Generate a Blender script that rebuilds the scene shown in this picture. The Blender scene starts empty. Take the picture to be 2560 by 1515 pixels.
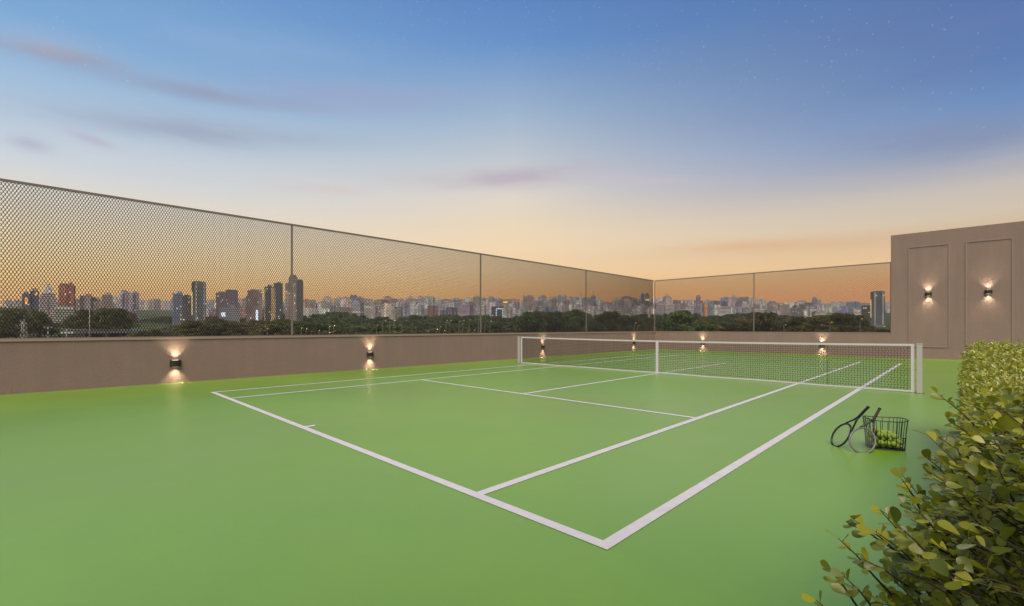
import bpy, math, random
import numpy as np
from mathutils import Vector, Matrix

random.seed(7)
rng = np.random.default_rng(11)
R = math.radians
scene = bpy.context.scene
C = scene.collection

# ------------------------------------------------------------------ camera
CAM = (1.7297, -2.7001, 1.5327)
YAW = 0.7759
FOC = 1138.491 / 2560.0            # focal length / image width
cam_d = bpy.data.cameras.new('camera')
cam = bpy.data.objects.new('camera', cam_d)
C.objects.link(cam)
cam.location = CAM
cam.rotation_euler = (R(90), 0, YAW)
cam_d.sensor_width = 36.0
cam_d.lens = 36.0 * FOC
cam_d.shift_y = (819.673 - 757.5) / 2560.0
cam_d.clip_start = 0.05
cam_d.clip_end = 40000
scene.camera = cam
scene.view_settings.view_transform = 'Standard'
scene.view_settings.look = 'None'
scene.view_settings.exposure = 0.0
scene.view_settings.gamma = 1.0
cs, sn = math.cos(YAW), math.sin(YAW)
FWD = np.array([-sn, cs, 0.0]); RGT = np.array([cs, sn, 0.0])


def at(u, d, v=None):
    """world point seen in direction u (and height v) at a distance d along the view axis"""
    p = np.array(CAM) + d * (FWD + (u - 1280) / 1138.491 * RGT)
    if v is not None:
        p[2] = CAM[2] + (819.673 - v) * d / 1138.491
    return p


# ------------------------------------------------------------------ world: dusk sky
def lin(c):
    return tuple((x / 255.0 / 12.92) if x / 255.0 <= 0.04045 else ((x / 255.0 + 0.055) / 1.055) ** 2.4 for x in c)


world = bpy.data.worlds.new('World')
scene.world = world
world.use_nodes = True
WT = world.node_tree
WT.nodes.clear()


class NT:
    """small helper for building node graphs"""
    def __init__(self, tree):
        self.t = tree

    def n(self, kind, **kw):
        nd = self.t.nodes.new(kind)
        for k, v in kw.items():
            setattr(nd, k, v)
        return nd

    def link(self, a, b):
        self.t.links.new(a, b)

    def put(self, sock, v):
        if hasattr(v, 'is_linked') or hasattr(v, 'links'):
            self.t.links.new(v, sock)
        else:
            sock.default_value = v

    def m(self, op, a, b=None, c=None, clamp=False):
        nd = self.n('ShaderNodeMath', operation=op)
        nd.use_clamp = clamp
        for i, x in enumerate((a, b, c)):
            if x is not None:
                self.put(nd.inputs[i], x)
        return nd.outputs[0]

    def vm(self, op, a, b=None):
        nd = self.n('ShaderNodeVectorMath', operation=op)
        self.put(nd.inputs[0], a)
        if b is not None:
            self.put(nd.inputs[1], b)
        return nd.outputs['Value'] if op in ('DOT_PRODUCT', 'LENGTH') else nd.outputs[0]

    def mix(self, f, a, b, blend='MIX'):
        nd = self.n('ShaderNodeMix', data_type='RGBA', blend_type=blend)
        self.put(nd.inputs[0], f)
        for s, v in ((nd.inputs[6], a), (nd.inputs[7], b)):
            if isinstance(v, tuple) and len(v) == 3:
                v = v + (1.0,)
            self.put(s, v)
        return nd.outputs[2]

    def ramp(self, f, stops, interp='LINEAR'):
        nd = self.n('ShaderNodeValToRGB')
        cr = nd.color_ramp
        cr.interpolation = interp
        while len(cr.elements) < len(stops):
            cr.elements.new(0.5)
        for e, (p, c) in zip(cr.elements, stops):
            e.position = p
            e.color = tuple(c) + (1.0,) if len(c) == 3 else c
        self.put(nd.inputs[0], f)
        return nd.outputs[0]

    def noise(self, vec, scale, detail=3.0, rough=0.5):
        nd = self.n('ShaderNodeTexNoise')
        if vec is not None:
            self.put(nd.inputs['Vector'], vec)
        nd.inputs['Scale'].default_value = scale
        nd.inputs['Detail'].default_value = detail
        nd.inputs['Roughness'].default_value = rough
        return nd.outputs[0]

    def comb(self, x, y, z=0.0):
        nd = self.n('ShaderNodeCombineXYZ')
        for i, v in enumerate((x, y, z)):
            self.put(nd.inputs[i], v)
        return nd.outputs[0]


w = NT(WT)
wdir = w.n('ShaderNodeTexCoord').outputs['Generated']
wa = w.vm('DOT_PRODUCT', wdir, tuple(RGT))
wb = w.vm('DOT_PRODUCT', wdir, tuple(FWD))
wz = w.vm('DOT_PRODUCT', wdir, (0, 0, 1))
az = w.m('ARCTAN2', wa, wb)
el = w.m('ARCSINE', wz)
elf = w.m('DIVIDE', el, R(90), clamp=True)


def sky_ramp(stops):
    return w.ramp(elf, [(e / 90.0, lin(c)) for e, c in stops])


sky_l = sky_ramp([(0, (255, 178, 78)), (2.7, (255, 194, 98)), (5.6, (250, 215, 150)), (8.6, (244, 224, 186)),
                  (12.2, (227, 223, 215)), (14, (212, 219, 226)), (17, (190, 208, 226)), (20, (163, 194, 224)),
                  (23, (138, 182, 223)), (25.6, (116, 168, 218)), (45, (80, 130, 195)), (90, (55, 95, 160))])
sky_c = sky_ramp([(0, (255, 150, 48)), (2.5, (255, 166, 64)), (4.5, (255, 190, 104)), (7, (255, 214, 158)), (10, (251, 221, 177)),
                  (13.3, (240, 220, 190)), (16.6, (228, 219, 208)), (20, (200, 207, 213)), (24.5, (164, 187, 212)),
                  (28.6, (131, 166, 208)), (32, (97, 146, 206)), (36, (84, 132, 197)), (90, (50, 88, 150))])
sky_r = sky_ramp([(0, (252, 146, 52)), (4, (250, 172, 92)), (6.5, (240, 199, 144)), (8.6, (218, 190, 154)), (10, (216, 200, 176)),
                  (12.2, (203, 194, 186)), (14.2, (172, 176, 191)), (16.5, (124, 152, 192)), (19, (98, 141, 196)),
                  (22, (79, 124, 184)), (27, (72, 112, 174)), (90, (45, 80, 145))])
saz = w.m('SINE', az)
wl = w.m('MULTIPLY', saz, -1 / 0.74, clamp=True)
wr = w.m('MULTIPLY', saz, 1 / 0.74, clamp=True)
sky = w.mix(wr, w.mix(wl, sky_c, sky_l), sky_r)
hs = w.n('ShaderNodeHueSaturation')
hs.inputs['Saturation'].default_value = 0.95
hs.inputs['Value'].default_value = 0.965
w.link(sky, hs.inputs['Color'])
sky = hs.outputs['Color']
# thin dusk clouds: long soft streaks at fixed directions of the sky
cl_vec = w.comb(w.m('MULTIPLY', az, 5.0), w.m('MULTIPLY', el, 34.0))
cl_n = w.noise(cl_vec, 1.0, 5.0, 0.6)
cl_vec2 = w.comb(w.m('MULTIPLY', az, 2.2), w.m('MULTIPLY', el, 16.0), 4.2)
cl_n2 = w.noise(cl_vec2, 1.0, 4.0, 0.55)


def ang(u, v):
    t = (u - 1280) / 1138.491
    return math.atan(t), math.atan((819.673 - v) / 1138.491 / math.hypot(1, t))


def streak(sky, u0, v0, u1, v1, thick, amt, col):
    a0, e0 = ang(u0, v0)
    a1, e1 = ang(u1, v1)
    L = math.hypot(a1 - a0, e1 - e0)
    dx, dy = (a1 - a0) / L, (e1 - e0) / L
    x = w.m('SUBTRACT', az, (a0 + a1) / 2)
    y = w.m('SUBTRACT', el, (e0 + e1) / 2)
    s = w.m('ADD', w.m('MULTIPLY', x, dx), w.m('MULTIPLY', y, dy))
    wob = w.m('MULTIPLY', w.m('SUBTRACT', cl_n2, 0.5), thick / 1138.0 * 1.6)
    t = w.m('ADD', w.m('SUBTRACT', w.m('MULTIPLY', y, dx), w.m('MULTIPLY', x, dy)), wob)
    s2 = w.m('POWER', w.m('ABSOLUTE', w.m('DIVIDE', s, L * 0.5)), 2.0)
    t2 = w.m('POWER', w.m('ABSOLUTE', w.m('DIVIDE', t, thick / 1138.0)), 2.0)
    g = w.m('EXPONENT', w.m('MULTIPLY', w.m('ADD', s2, t2), -1.0))
    nz = w.m('MULTIPLY_ADD', w.m('SUBTRACT', cl_n, 0.38), 2.6, 0.48, clamp=True)
    f = w.m('MULTIPLY', w.m('MULTIPLY', g, nz), min(1.0, amt * 1.3), clamp=True)
    return w.mix(f, sky, lin(col))


for st in ((-60, 95, 300, 160, 13, 0.8, (150, 158, 184)), (-30, 85, 260, 130, 20, 0.4, (172, 180, 200)),
           (250, 180, 800, 264, 16, 0.8, (148, 162, 190)), (600, 215, 1150, 250, 26, 0.5, (160, 165, 200)),
           (100, 278, 820, 348, 24, 0.7, (160, 172, 194)), (20, 345, 130, 372, 12, 0.75, (180, 185, 205)),
           (170, 332, 290, 370, 8, 0.75, (185, 188, 208)), (1030, 450, 1500, 430, 19, 1.0, (196, 190, 198)),
           (1180, 446, 1440, 424, 15, 1.0, (188, 180, 192)), (1420, 440, 1800, 452, 14, 0.5, (205, 195, 205)), (700, 462, 920, 480, 9, 0.6, (215, 200, 200)),
           (2150, 372, 2640, 330, 26, 0.5, (128, 140, 174)), (1900, 330, 2500, 330, 50, 0.2, (132, 148, 184)),
           (2200, 90, 2800, 60, 90, 0.3, (106, 126, 176)), (1300, 400, 2300, 400, 40, 0.12, (170, 172, 195)),
           (300, 60, 900, 130, 30, 0.25, (150, 180, 220)), (1700, 620, 2250, 590, 14, 0.4, (225, 170, 120))):
    sky = streak(sky, *st)
# faint stars
vo = w.n('ShaderNodeTexVoronoi')
vo.inputs['Scale'].default_value = 75.0
w.link(wdir, vo.inputs['Vector'])
st_r = w.vm('DOT_PRODUCT', vo.outputs['Color'], (1, 0, 0))
st_s = w.m('SUBTRACT', 1.0, w.m('DIVIDE', vo.outputs['Distance'], w.m('MULTIPLY_ADD', w.m('POWER', st_r, 8.0), 0.05, 0.075)), clamp=True)
st_h = w.m('MULTIPLY', w.m('SUBTRACT', elf, 0.10), 9.0, clamp=True)
st_p = w.m('MULTIPLY', 0.5, w.m('GREATER_THAN', w.vm('DOT_PRODUCT', vo.outputs['Color'], (0, 1, 0)), 0.45))
vo2 = w.n('ShaderNodeTexVoronoi')
vo2.inputs['Scale'].default_value = 150.0
w.link(wdir, vo2.inputs['Vector'])
s2r = w.vm('DOT_PRODUCT', vo2.outputs['Color'], (1, 0, 0))
s2 = w.m('SUBTRACT', 1.0, w.m('DIVIDE', vo2.outputs['Distance'], 0.17), clamp=True)
s2 = w.m('MULTIPLY', w.m('MULTIPLY', s2, w.m('GREATER_THAN', s2r, 0.72)), w.m('MULTIPLY', st_h, 0.36), clamp=True)
sky = w.mix(s2, sky, (0.9, 0.95, 1.0))
stars = w.m('MULTIPLY', w.m('MULTIPLY', st_s, st_h), w.m('MULTIPLY', st_p, w.m('MULTIPLY_ADD', w.m('POWER', st_r, 5.0), 0.7, 0.08)), clamp=True)
sky = w.mix(stars, sky, (0.9, 0.95, 1.0))
below = w.m('LESS_THAN', wz, -0.02)
sky = w.mix(below, sky, (0.06, 0.06, 0.05))
bg = w.n('ShaderNodeBackground')
w.link(sky, bg.inputs['Color'])
bg.inputs['Strength'].default_value = 1.0
wo = w.n('ShaderNodeOutputWorld')
w.link(bg.outputs[0], wo.inputs['Surface'])

# ------------------------------------------------------------------ soft dusk light
sun_d = bpy.data.lights.new('sun', 'SUN')
sun_d.energy = 4.5
sun_d.angle = R(38)
sun_d.color = (1.0, 0.88, 0.72)
sun = bpy.data.objects.new('sun', sun_d)
C.objects.link(sun)
sun_to = Vector((0.33, -0.42, 0.82))          # direction towards the light
sun.rotation_euler = sun_to.to_track_quat('Z', 'Y').to_euler()
sun.location = (0, 0, 60)


# ------------------------------------------------------------------ mesh helpers
class MB:
    def __init__(self):
        self.v = []; self.f = []; self.mi = []; self.uv = []; self.n = 0; self.smooth = []

    def add(self, verts, faces, mi=0, uvs=None, smooth=False):
        verts = np.asarray(verts, float)
        self.v.append(verts)
        for i, fc in enumerate(faces):
            self.f.append([a + self.n for a in fc])
            self.mi.append(mi if np.isscalar(mi) else mi[i])
            self.uv.append(uvs[i] if uvs is not None else None)
            self.smooth.append(smooth)
        self.n += len(verts)

    def box(self, x0, x1, y0, y1, z0, z1, mi=0, top=None):
        vs = [(x0, y0, z0), (x1, y0, z0), (x1, y1, z0), (x0, y1, z0), (x0, y0, z1), (x1, y0, z1), (x1, y1, z1), (x0, y1, z1)]
        fs = [(0, 1, 5, 4), (1, 2, 6, 5), (2, 3, 7, 6), (3, 0, 4, 7), (4, 5, 6, 7), (3, 2, 1, 0)]
        W, D = x1 - x0, y1 - y0
        o = [0, W, W + D, 2 * W + D]
        us = []
        for k, ln in enumerate((W, D, W, D)):
            us.append([(o[k], z0), (o[k] + ln, z0), (o[k] + ln, z1), (o[k], z1)])
        us += [[(0, 0)] * 4, [(0, 0)] * 4]
        mm = [mi] * 4 + [mi if top is None else top] * 2
        self.add(vs, fs, mm, us)

    def prism(self, outline, z0, z1, mi=0, top=None):
        """vertical prism over a ccw outline; side faces get uv in metres"""
        n = len(outline)
        vs = [(x, y, z0) for x, y in outline] + [(x, y, z1) for x, y in outline]
        fs, us, run = [], [], 0.0
        for i in range(n):
            j = (i + 1) % n
            ln = math.hypot(outline[j][0] - outline[i][0], outline[j][1] - outline[i][1])
            fs.append((i, j, n + j, n + i))
            us.append([(run, z0), (run + ln, z0), (run + ln, z1), (run, z1)])
            run += ln
        fs.append(tuple(range(n, 2 * n))); us.append([(0, 0)] * n)
        fs.append(tuple(range(n - 1, -1, -1))); us.append([(0, 0)] * n)
        t = mi if top is None else top
        self.add(vs, fs, [mi] * n + [t, t], us)

    def bar(self, a, b, wd, ht, up=(0, 0, 1), mi=0):
        a = np.array(a, float); b = np.array(b, float)
        t = b - a; t /= np.linalg.norm(t)
        s = np.cross(t, np.array(up, float))
        if np.linalg.norm(s) < 1e-6:
            s = np.cross(t, (1.0, 0, 0))
        s /= np.linalg.norm(s); q = np.cross(s, t)
        vs = []
        for p in (a, b):
            for i, j in ((-1, -1), (1, -1), (1, 1), (-1, 1)):
                vs.append(p + s * wd / 2 * i + q * ht / 2 * j)
        self.add(vs, [(0, 1, 5, 4), (1, 2, 6, 5), (2, 3, 7, 6), (3, 0, 4, 7), (3, 2, 1, 0), (4, 5, 6, 7)], mi)

    def tube(self, pts, r, n=6, closed=False, mi=0, smooth=True, caps=True):
        pts = np.asarray(pts, float); m = len(pts)
        rs = np.full(m, r) if np.isscalar(r) else np.asarray(r, float)
        if closed:
            tan = np.roll(pts, -1, 0) - np.roll(pts, 1, 0)
        else:
            tan = np.gradient(pts, axis=0)
        tan /= np.linalg.norm(tan, axis=1)[:, None] + 1e-12
        ref = np.array([0.0, 0, 1]) if abs(tan[0][2]) < 0.9 else np.array([1.0, 0, 0])
        s = np.cross(tan[0], ref); s /= np.linalg.norm(s)
        vs = []
        for i in range(m):
            s = s - tan[i] * np.dot(s, tan[i])
            s /= np.linalg.norm(s) + 1e-12
            q = np.cross(tan[i], s)
            for k in range(n):
                a = 2 * math.pi * k / n
                vs.append(pts[i] + rs[i] * (math.cos(a) * s + math.sin(a) * q))
        fs = []
        for i in range(m if closed else m - 1):
            j = (i + 1) % m
            for k in range(n):
                l = (k + 1) % n
                fs.append((i * n + k, i * n + l, j * n + l, j * n + k))
        if not closed and caps:
            fs.append(tuple(range(n - 1, -1, -1)))
            fs.append(tuple((m - 1) * n + k for k in range(n)))
        self.add(vs, fs, mi, None, smooth)

    def sphere(self, c, r, nu=12, nv=8, mi=0):
        vs = [(c[0], c[1], c[2] - r)]
        for i in range(1, nv):
            t = math.pi * i / nv
            for k in range(nu):
                a = 2 * math.pi * k / nu
                vs.append((c[0] + r * math.sin(t) * math.cos(a), c[1] + r * math.sin(t) * math.sin(a), c[2] - r * math.cos(t)))
        vs.append((c[0], c[1], c[2] + r))
        fs = [(0, 1 + (k + 1) % nu, 1 + k) for k in range(nu)]
        for i in range(nv - 2):
            for k in range(nu):
                l = (k + 1) % nu
                fs.append((1 + i * nu + k, 1 + i * nu + l, 1 + (i + 1) * nu + l, 1 + (i + 1) * nu + k))
        t = len(vs) - 1
        fs += [(t, 1 + (nv - 2) * nu + k, 1 + (nv - 2) * nu + (k + 1) % nu) for k in range(nu)]
        self.add(vs, fs, mi, None, True)

    def mesh(self, name, mats):
        me = bpy.data.meshes.new(name)
        vs = np.concatenate(self.v) if self.v else np.zeros((0, 3))
        me.from_pydata(vs.tolist(), [], self.f)
        for mt in (mats if isinstance(mats, (list, tuple)) else [mats]):
            me.materials.append(mt)
        me.polygons.foreach_set('material_index', self.mi)
        me.polygons.foreach_set('use_smooth', self.smooth)
        if any(u is not None for u in self.uv):
            lay = me.uv_layers.new(name='UVMap')
            flat = []
            for fc, u in zip(self.f, self.uv):
                for q in (u if u is not None else [(0, 0)] * len(fc)):
                    flat += [q[0], q[1]]
            lay.data.foreach_set('uv', flat)
        me.update()
        return me

    def build(self, name, mats, parent=None, **kw):
        return link(name, self.mesh(name, mats), parent, **kw)


def fast_mesh(name, verts, quads, mat, tris=None, smooth=False):
    """big meshes straight from numpy arrays"""
    me = bpy.data.meshes.new(name)
    verts = np.asarray(verts, np.float32).reshape(-1, 3)
    me.vertices.add(len(verts)); me.vertices.foreach_set('co', verts.ravel())
    quads = np.asarray(quads, np.int32).reshape(-1, 4) if quads is not None else np.zeros((0, 4), np.int32)
    tris = np.asarray(tris, np.int32).reshape(-1, 3) if tris is not None else np.zeros((0, 3), np.int32)
    loops = np.concatenate([quads.ravel(), tris.ravel()])
    nq, nt = len(quads), len(tris)
    me.loops.add(len(loops)); me.loops.foreach_set('vertex_index', loops)
    me.polygons.add(nq + nt)
    start = np.concatenate([np.arange(nq) * 4, nq * 4 + np.arange(nt) * 3]).astype(np.int32)
    me.polygons.foreach_set('loop_start', start)
    if smooth:
        me.polygons.foreach_set('use_smooth', np.ones(nq + nt, bool))
    me.materials.append(mat)
    me.update(calc_edges=True); me.validate()
    return me


def link(name, data, parent=None, loc=None, rz=None, label=None, cat=None, group=None, kind=None):
    o = bpy.data.objects.new(name, data)
    C.objects.link(o)
    if parent is not None:
        o.parent = parent
    if loc is not None:
        o.location = loc
    if rz is not None:
        o.rotation_euler = (0, 0, rz)
    tag(o, label, cat, group, kind)
    return o


def tag(o, label=None, cat=None, group=None, kind=None):
    for k, v in (('label', label), ('category', cat), ('group', group), ('kind', kind)):
        if v:
            o[k] = v
    return o


def empty(name, loc, label, cat, group=None, rz=0.0):
    return link(name, None, None, loc, rz, label, cat, group)


# ------------------------------------------------------------------ materials
def new_mat(name):
    mt = bpy.data.materials.new(name)
    mt.use_nodes = True
    nt = NT(mt.node_tree)
    bs = mt.node_tree.nodes['Principled BSDF']
    return mt, nt, bs


def simple(name, col, rough=0.6, metal=0.0, var=0.12, scale=3.0, bump=0.0, bscale=200.0, spec=0.5):
    mt, n, b = new_mat(name)
    co = n.n('ShaderNodeTexCoord').outputs['Object']
    nz = n.noise(co, scale, 5.0, 0.6)
    f = n.m('MULTIPLY_ADD', n.m('SUBTRACT', nz, 0.5), 2 * var, 1.0)
    c = n.mix(1.0, tuple(col), n.comb(f, f, f), 'MULTIPLY')
    n.link(c, b.inputs['Base Color'])
    n.link(n.m('MULTIPLY_ADD', nz, 0.2, rough - 0.1, clamp=True), b.inputs['Roughness'])
    b.inputs['Metallic'].default_value = metal
    b.inputs['Specular IOR Level'].default_value = spec
    if bump:
        bp = n.n('ShaderNodeBump')
        bp.inputs['Strength'].default_value = bump
        bp.inputs['Distance'].default_value = 0.01
        n.link(n.noise(co, bscale, 3.0, 0.6), bp.inputs['Height'])
        n.link(bp.outputs[0], b.inputs['Normal'])
    return mt


def floor_mat():
    mt, n, b = new_mat('green_court_coating')
    co = n.n('ShaderNodeTexCoord').outputs['Object']
    n1 = n.noise(co, 0.30, 2.0, 0.45)
    n2 = n.noise(co, 2.3, 5.0, 0.65)
    n3 = n.noise(co, 14.0, 4.0, 0.7)
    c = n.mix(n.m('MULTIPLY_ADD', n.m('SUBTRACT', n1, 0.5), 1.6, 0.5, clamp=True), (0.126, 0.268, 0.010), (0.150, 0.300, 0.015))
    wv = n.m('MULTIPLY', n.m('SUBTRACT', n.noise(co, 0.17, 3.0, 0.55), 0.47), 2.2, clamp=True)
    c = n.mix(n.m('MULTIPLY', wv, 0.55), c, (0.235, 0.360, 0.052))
    g = n.m('ADD', n.m('MULTIPLY_ADD', n.m('SUBTRACT', n2, 0.5), 0.13, 1.0), n.m('MULTIPLY', n.m('SUBTRACT', n3, 0.5), 0.13))
    c = n.mix(1.0, c, n.comb(g, g, g), 'MULTIPLY')
    n.link(c, b.inputs['Base Color'])
    r = n.m('ADD', n.m('MULTIPLY_ADD', n.m('SUBTRACT', n2, 0.5), 0.04, 0.385), n.m('MULTIPLY', n.m('SUBTRACT', n1, 0.5), 0.55), clamp=True)
    r = n.m('MAXIMUM', r, 0.295)
    b.inputs['Specular IOR Level'].default_value = 0.62
    b.inputs["Coat Weight"].default_value = 0.45
    b.inputs['Coat Roughness'].default_value = 0.30
    n.link(r, b.inputs['Roughness'])
    return mt


def stucco(name, col):
    mt, n, b = new_mat(name)
    co = n.n('ShaderNodeTexCoord').outputs['Object']
    n1 = n.noise(co, 0.8, 4.0, 0.6)
    n2 = n.noise(co, 22.0, 5.0, 0.75)
    f = n.m('ADD', n.m('MULTIPLY_ADD', n.m('SUBTRACT', n1, 0.5), 0.22, 1.0), n.m('MULTIPLY', n.m('SUBTRACT', n2, 0.5), 0.38))
    mp = n.n('ShaderNodeMapping'); mp.inputs['Scale'].default_value = (3.5, 3.5, 0.35)
    n.link(co, mp.inputs['Vector'])
    f = n.m('MULTIPLY', f, n.m('MULTIPLY_ADD', n.m('SUBTRACT', n.noise(mp.outputs[0], 1.0, 4.0, 0.6), 0.5), 0.24, 1.0))
    n.link(n.mix(1.0, tuple(col), n.comb(f, f, f), 'MULTIPLY'), b.inputs['Base Color'])
    b.inputs['Roughness'].default_value = 0.85
    b.inputs['Specular IOR Level'].default_value = 0.3
    bp = n.n('ShaderNodeBump')
    bp.inputs['Strength'].default_value = 0.9
    bp.inputs['Distance'].default_value = 0.03
    n.link(n.m('ADD', n2, n.m('MULTIPLY', n.noise(co, 120.0, 2.0, 0.6), 0.5)), bp.inputs['Height'])
    n.link(bp.outputs[0], b.inputs['Normal'])
    return mt


def leaf_mat(name, stops, transl=0.35, rough=0.42, spec=0.5, per_plant=0.0):
    """colour varies leaf by leaf"""
    mt, n, b = new_mat(name)
    rnd = n.n('ShaderNodeNewGeometry').outputs['Random Per Island']
    col = n.ramp(rnd, stops)
    if per_plant:
        q = n.m('MULTIPLY_ADD', n.n('ShaderNodeObjectInfo').outputs['Random'], 2 * per_plant, 1.0 - per_plant * 0.6)
        col = n.mix(1.0, col, n.comb(q, q, n.m('MULTIPLY', q, 0.9)), 'MULTIPLY')
    n.link(col, b.inputs['Base Color'])
    b.inputs['Roughness'].default_value = rough
    b.inputs['Specular IOR Level'].default_value = spec
    tr = n.n('ShaderNodeBsdfTranslucent')
    n.link(n.mix(0.5, col, (0.35, 0.33, 0.02)), tr.inputs['Color'])
    mx = n.n('ShaderNodeMixShader')
    mx.inputs[0].default_value = transl
    n.link(b.outputs[0], mx.inputs[1]); n.link(tr.outputs[0], mx.inputs[2])
    n.link(mx.outputs[0], mt.node_tree.nodes['Material Output'].inputs['Surface'])
    return mt


def facade(name, pw, ph, wx, wy, glass, lit_cut, stripe=0.25, lit_col=(1.0, 0.72, 0.35), glow=1.3):
    """window grid in metres from the uv map, wall colour from the object"""
    mt, n, b = new_mat(name)
    uv = n.n('ShaderNodeUVMap').outputs[0]
    sp = n.n('ShaderNodeSeparateXYZ'); n.link(uv, sp.inputs[0])
    oi = n.n('ShaderNodeObjectInfo')
    u = n.m('DIVIDE', sp.outputs[0], pw); v = n.m('DIVIDE', sp.outputs[1], ph)
    cu, cv = n.m('FLOOR', u), n.m('FLOOR', v)
    fu, fv = n.m('FRACT', u), n.m('FRACT', v)
    win = n.m('MULTIPLY', n.m('MULTIPLY', n.m('GREATER_THAN', fu, wx), n.m('GREATER_THAN', fv, wy)), n.m('LESS_THAN', fv, 0.92))
    wn = n.n('ShaderNodeTexWhiteNoise', noise_dimensions='3D')
    n.link(n.comb(cu, cv, n.m('MULTIPLY', oi.outputs['Random'], 97.0)), wn.inputs['Vector'])
    lit = n.m('MULTIPLY', win, n.m('GREATER_THAN', wn.outputs['Value'], lit_cut))
    ws = n.n('ShaderNodeTexWhiteNoise', noise_dimensions='2D')
    n.link(n.comb(n.m('FLOOR', n.m('DIVIDE', sp.outputs[0], pw * 2.0)), n.m('MULTIPLY', oi.outputs['Random'], 51.0)), ws.inputs['Vector'])
    k = n.m('MULTIPLY_ADD', n.m('SUBTRACT', ws.outputs['Value'], 0.5), 2 * stripe, 1.0)
    wp = n.n('ShaderNodeTexWhiteNoise', noise_dimensions='3D')
    n.link(n.comb(n.m('FLOOR', n.m('DIVIDE', sp.outputs[0], 8.0)), n.m('FLOOR', n.m('DIVIDE', sp.outputs[1], 13.0)), n.m('MULTIPLY', oi.outputs['Random'], 31.0)), wp.inputs['Vector'])
    k = n.m('MULTIPLY', k, n.m('MULTIPLY_ADD', n.m('SUBTRACT', wp.outputs['Value'], 0.5), stripe * 1.5, 1.0))
    wall = n.mix(1.0, oi.outputs['Color'], n.comb(k, k, k), 'MULTIPLY')
    g2 = n.m('MULTIPLY_ADD', wn.outputs['Value'], 0.8, 0.6)
    gl = n.mix(1.0, tuple(glass), n.comb(g2, g2, g2), 'MULTIPLY')
    n.link(n.mix(win, wall, gl), b.inputs['Base Color'])
    n.link(n.m('MULTIPLY_ADD', win, -0.45, 0.8), b.inputs['Roughness'])
    lc = n.mix(n.m('FRACT', n.m('MULTIPLY', wn.outputs['Value'], 713.0)), tuple(lit_col), (1.0, 0.9, 0.7))
    n.link(lc, b.inputs['Emission Color'])
    n.link(n.m('MULTIPLY', lit, glow), b.inputs['Emission Strength'])
    return mt


def glow_mat(name, col, strength):
    mt, n, b = new_mat(name)
    b.inputs['Base Color'].default_value = tuple(col) + (1,)
    nz = n.noise(n.n('ShaderNodeTexCoord').outputs['Object'], 4.0)
    n.link(n.mix(nz, tuple(col), tuple(c * 0.9 for c in col)), b.inputs['Emission Color'])
    b.inputs['Emission Strength'].default_value = strength
    return mt


M = {}
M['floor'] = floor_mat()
M['line'] = simple('white_line_paint', (0.55, 0.51, 0.515), 0.5, var=0.16, scale=9.0)
M['stucco'] = stucco('taupe_stucco', (0.278, 0.190, 0.162))
M['coping'] = simple('taupe_coping', (0.31, 0.225, 0.18), 0.6, var=0.08)
M['moulding'] = simple('taupe_moulding', (0.272, 0.188, 0.158), 0.7, var=0.08)
M['fence_metal'] = simple('brown_grey_painted_metal', (0.20, 0.155, 0.135), 0.5, var=0.08)
M['wire'] = simple('dark_coated_wire', (0.017, 0.014, 0.011), 0.6, var=0.1)
M['net_white'] = simple('white_net_tape', (0.56, 0.52, 0.53), 0.75, var=0.06, scale=6, bump=0.2)
M['net_cord'] = simple('black_net_cord', (0.008, 0.009, 0.009), 0.7, var=0.2)
M['post_metal'] = simple('white_painted_steel', (0.42, 0.385, 0.375), 0.42, var=0.06)
M['lamp_metal'] = simple('black_lamp_metal', (0.018, 0.016, 0.016), 0.45, var=0.1)
M['lamp_glow'] = glow_mat('warm_lamp_lens', (1.0, 0.80, 0.52), 2.0)
M['basket'] = simple('black_basket_wire', (0.006, 0.006, 0.006), 0.4, var=0.2)
M['ball'] = simple('tennis_ball_felt', (0.25, 0.34, 0.045), 0.9, var=0.12, scale=60, bump=0.4, bscale=900)
M['racket_grey'] = simple('grey_racket_frame', (0.13, 0.115, 0.115), 0.35, var=0.08, scale=9)
M['racket_black'] = simple('black_racket_throat', (0.012, 0.011, 0.012), 0.35, var=0.15)
M['racket_grip'] = simple('dark_wrapped_grip', (0.014, 0.009, 0.009), 0.7, var=0.25, scale=60)
M['string'] = simple('pale_racket_strings', (0.30, 0.33, 0.28), 0.5)
M['leaf_near'] = leaf_mat('shrub_leaf', [(0.0, (0.085, 0.110, 0.012)), (0.35, (0.185, 0.210, 0.019)), (0.66, (0.31, 0.32, 0.026)),
                                        (0.84, (0.48, 0.45, 0.030)), (0.93, (0.23, 0.27, 0.08)), (1.0, (0.36, 0.38, 0.18))], 0.42, 0.36, 0.55)
M['leaf_far_lit'] = leaf_mat('sunlit_hedge_leaf', [(0.0, (0.17, 0.20, 0.025)), (0.3, (0.32, 0.34, 0.04)), (0.65, (0.46, 0.44, 0.06)),
                                       (0.85, (0.60, 0.56, 0.09)), (1.0, (0.48, 0.52, 0.24))], 0.42, 0.35, 0.8)  # lighter than the shrub: the far hedge's sunlit brightness is put into leaf colour
M['twig'] = simple('brown_twig_bark', (0.060, 0.042, 0.036), 0.8, var=0.3, scale=25)
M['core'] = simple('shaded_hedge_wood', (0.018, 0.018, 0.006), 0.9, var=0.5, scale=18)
M['bark'] = simple('tree_bark', (0.045, 0.035, 0.027), 0.9, var=0.3)
M['crown_dark'] = leaf_mat('dark_tree_leaf', [(0, (0.026, 0.030, 0.014)), (0.5, (0.055, 0.060, 0.024)), (1, (0.135, 0.130, 0.044))], 0.25, 0.7, 0.2, 0.6)
M['crown_green'] = leaf_mat('green_tree_leaf', [(0, (0.022, 0.042, 0.019)), (0.5, (0.045, 0.078, 0.030)), (1, (0.125, 0.165, 0.050))], 0.25, 0.7, 0.2, 0.6)
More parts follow.
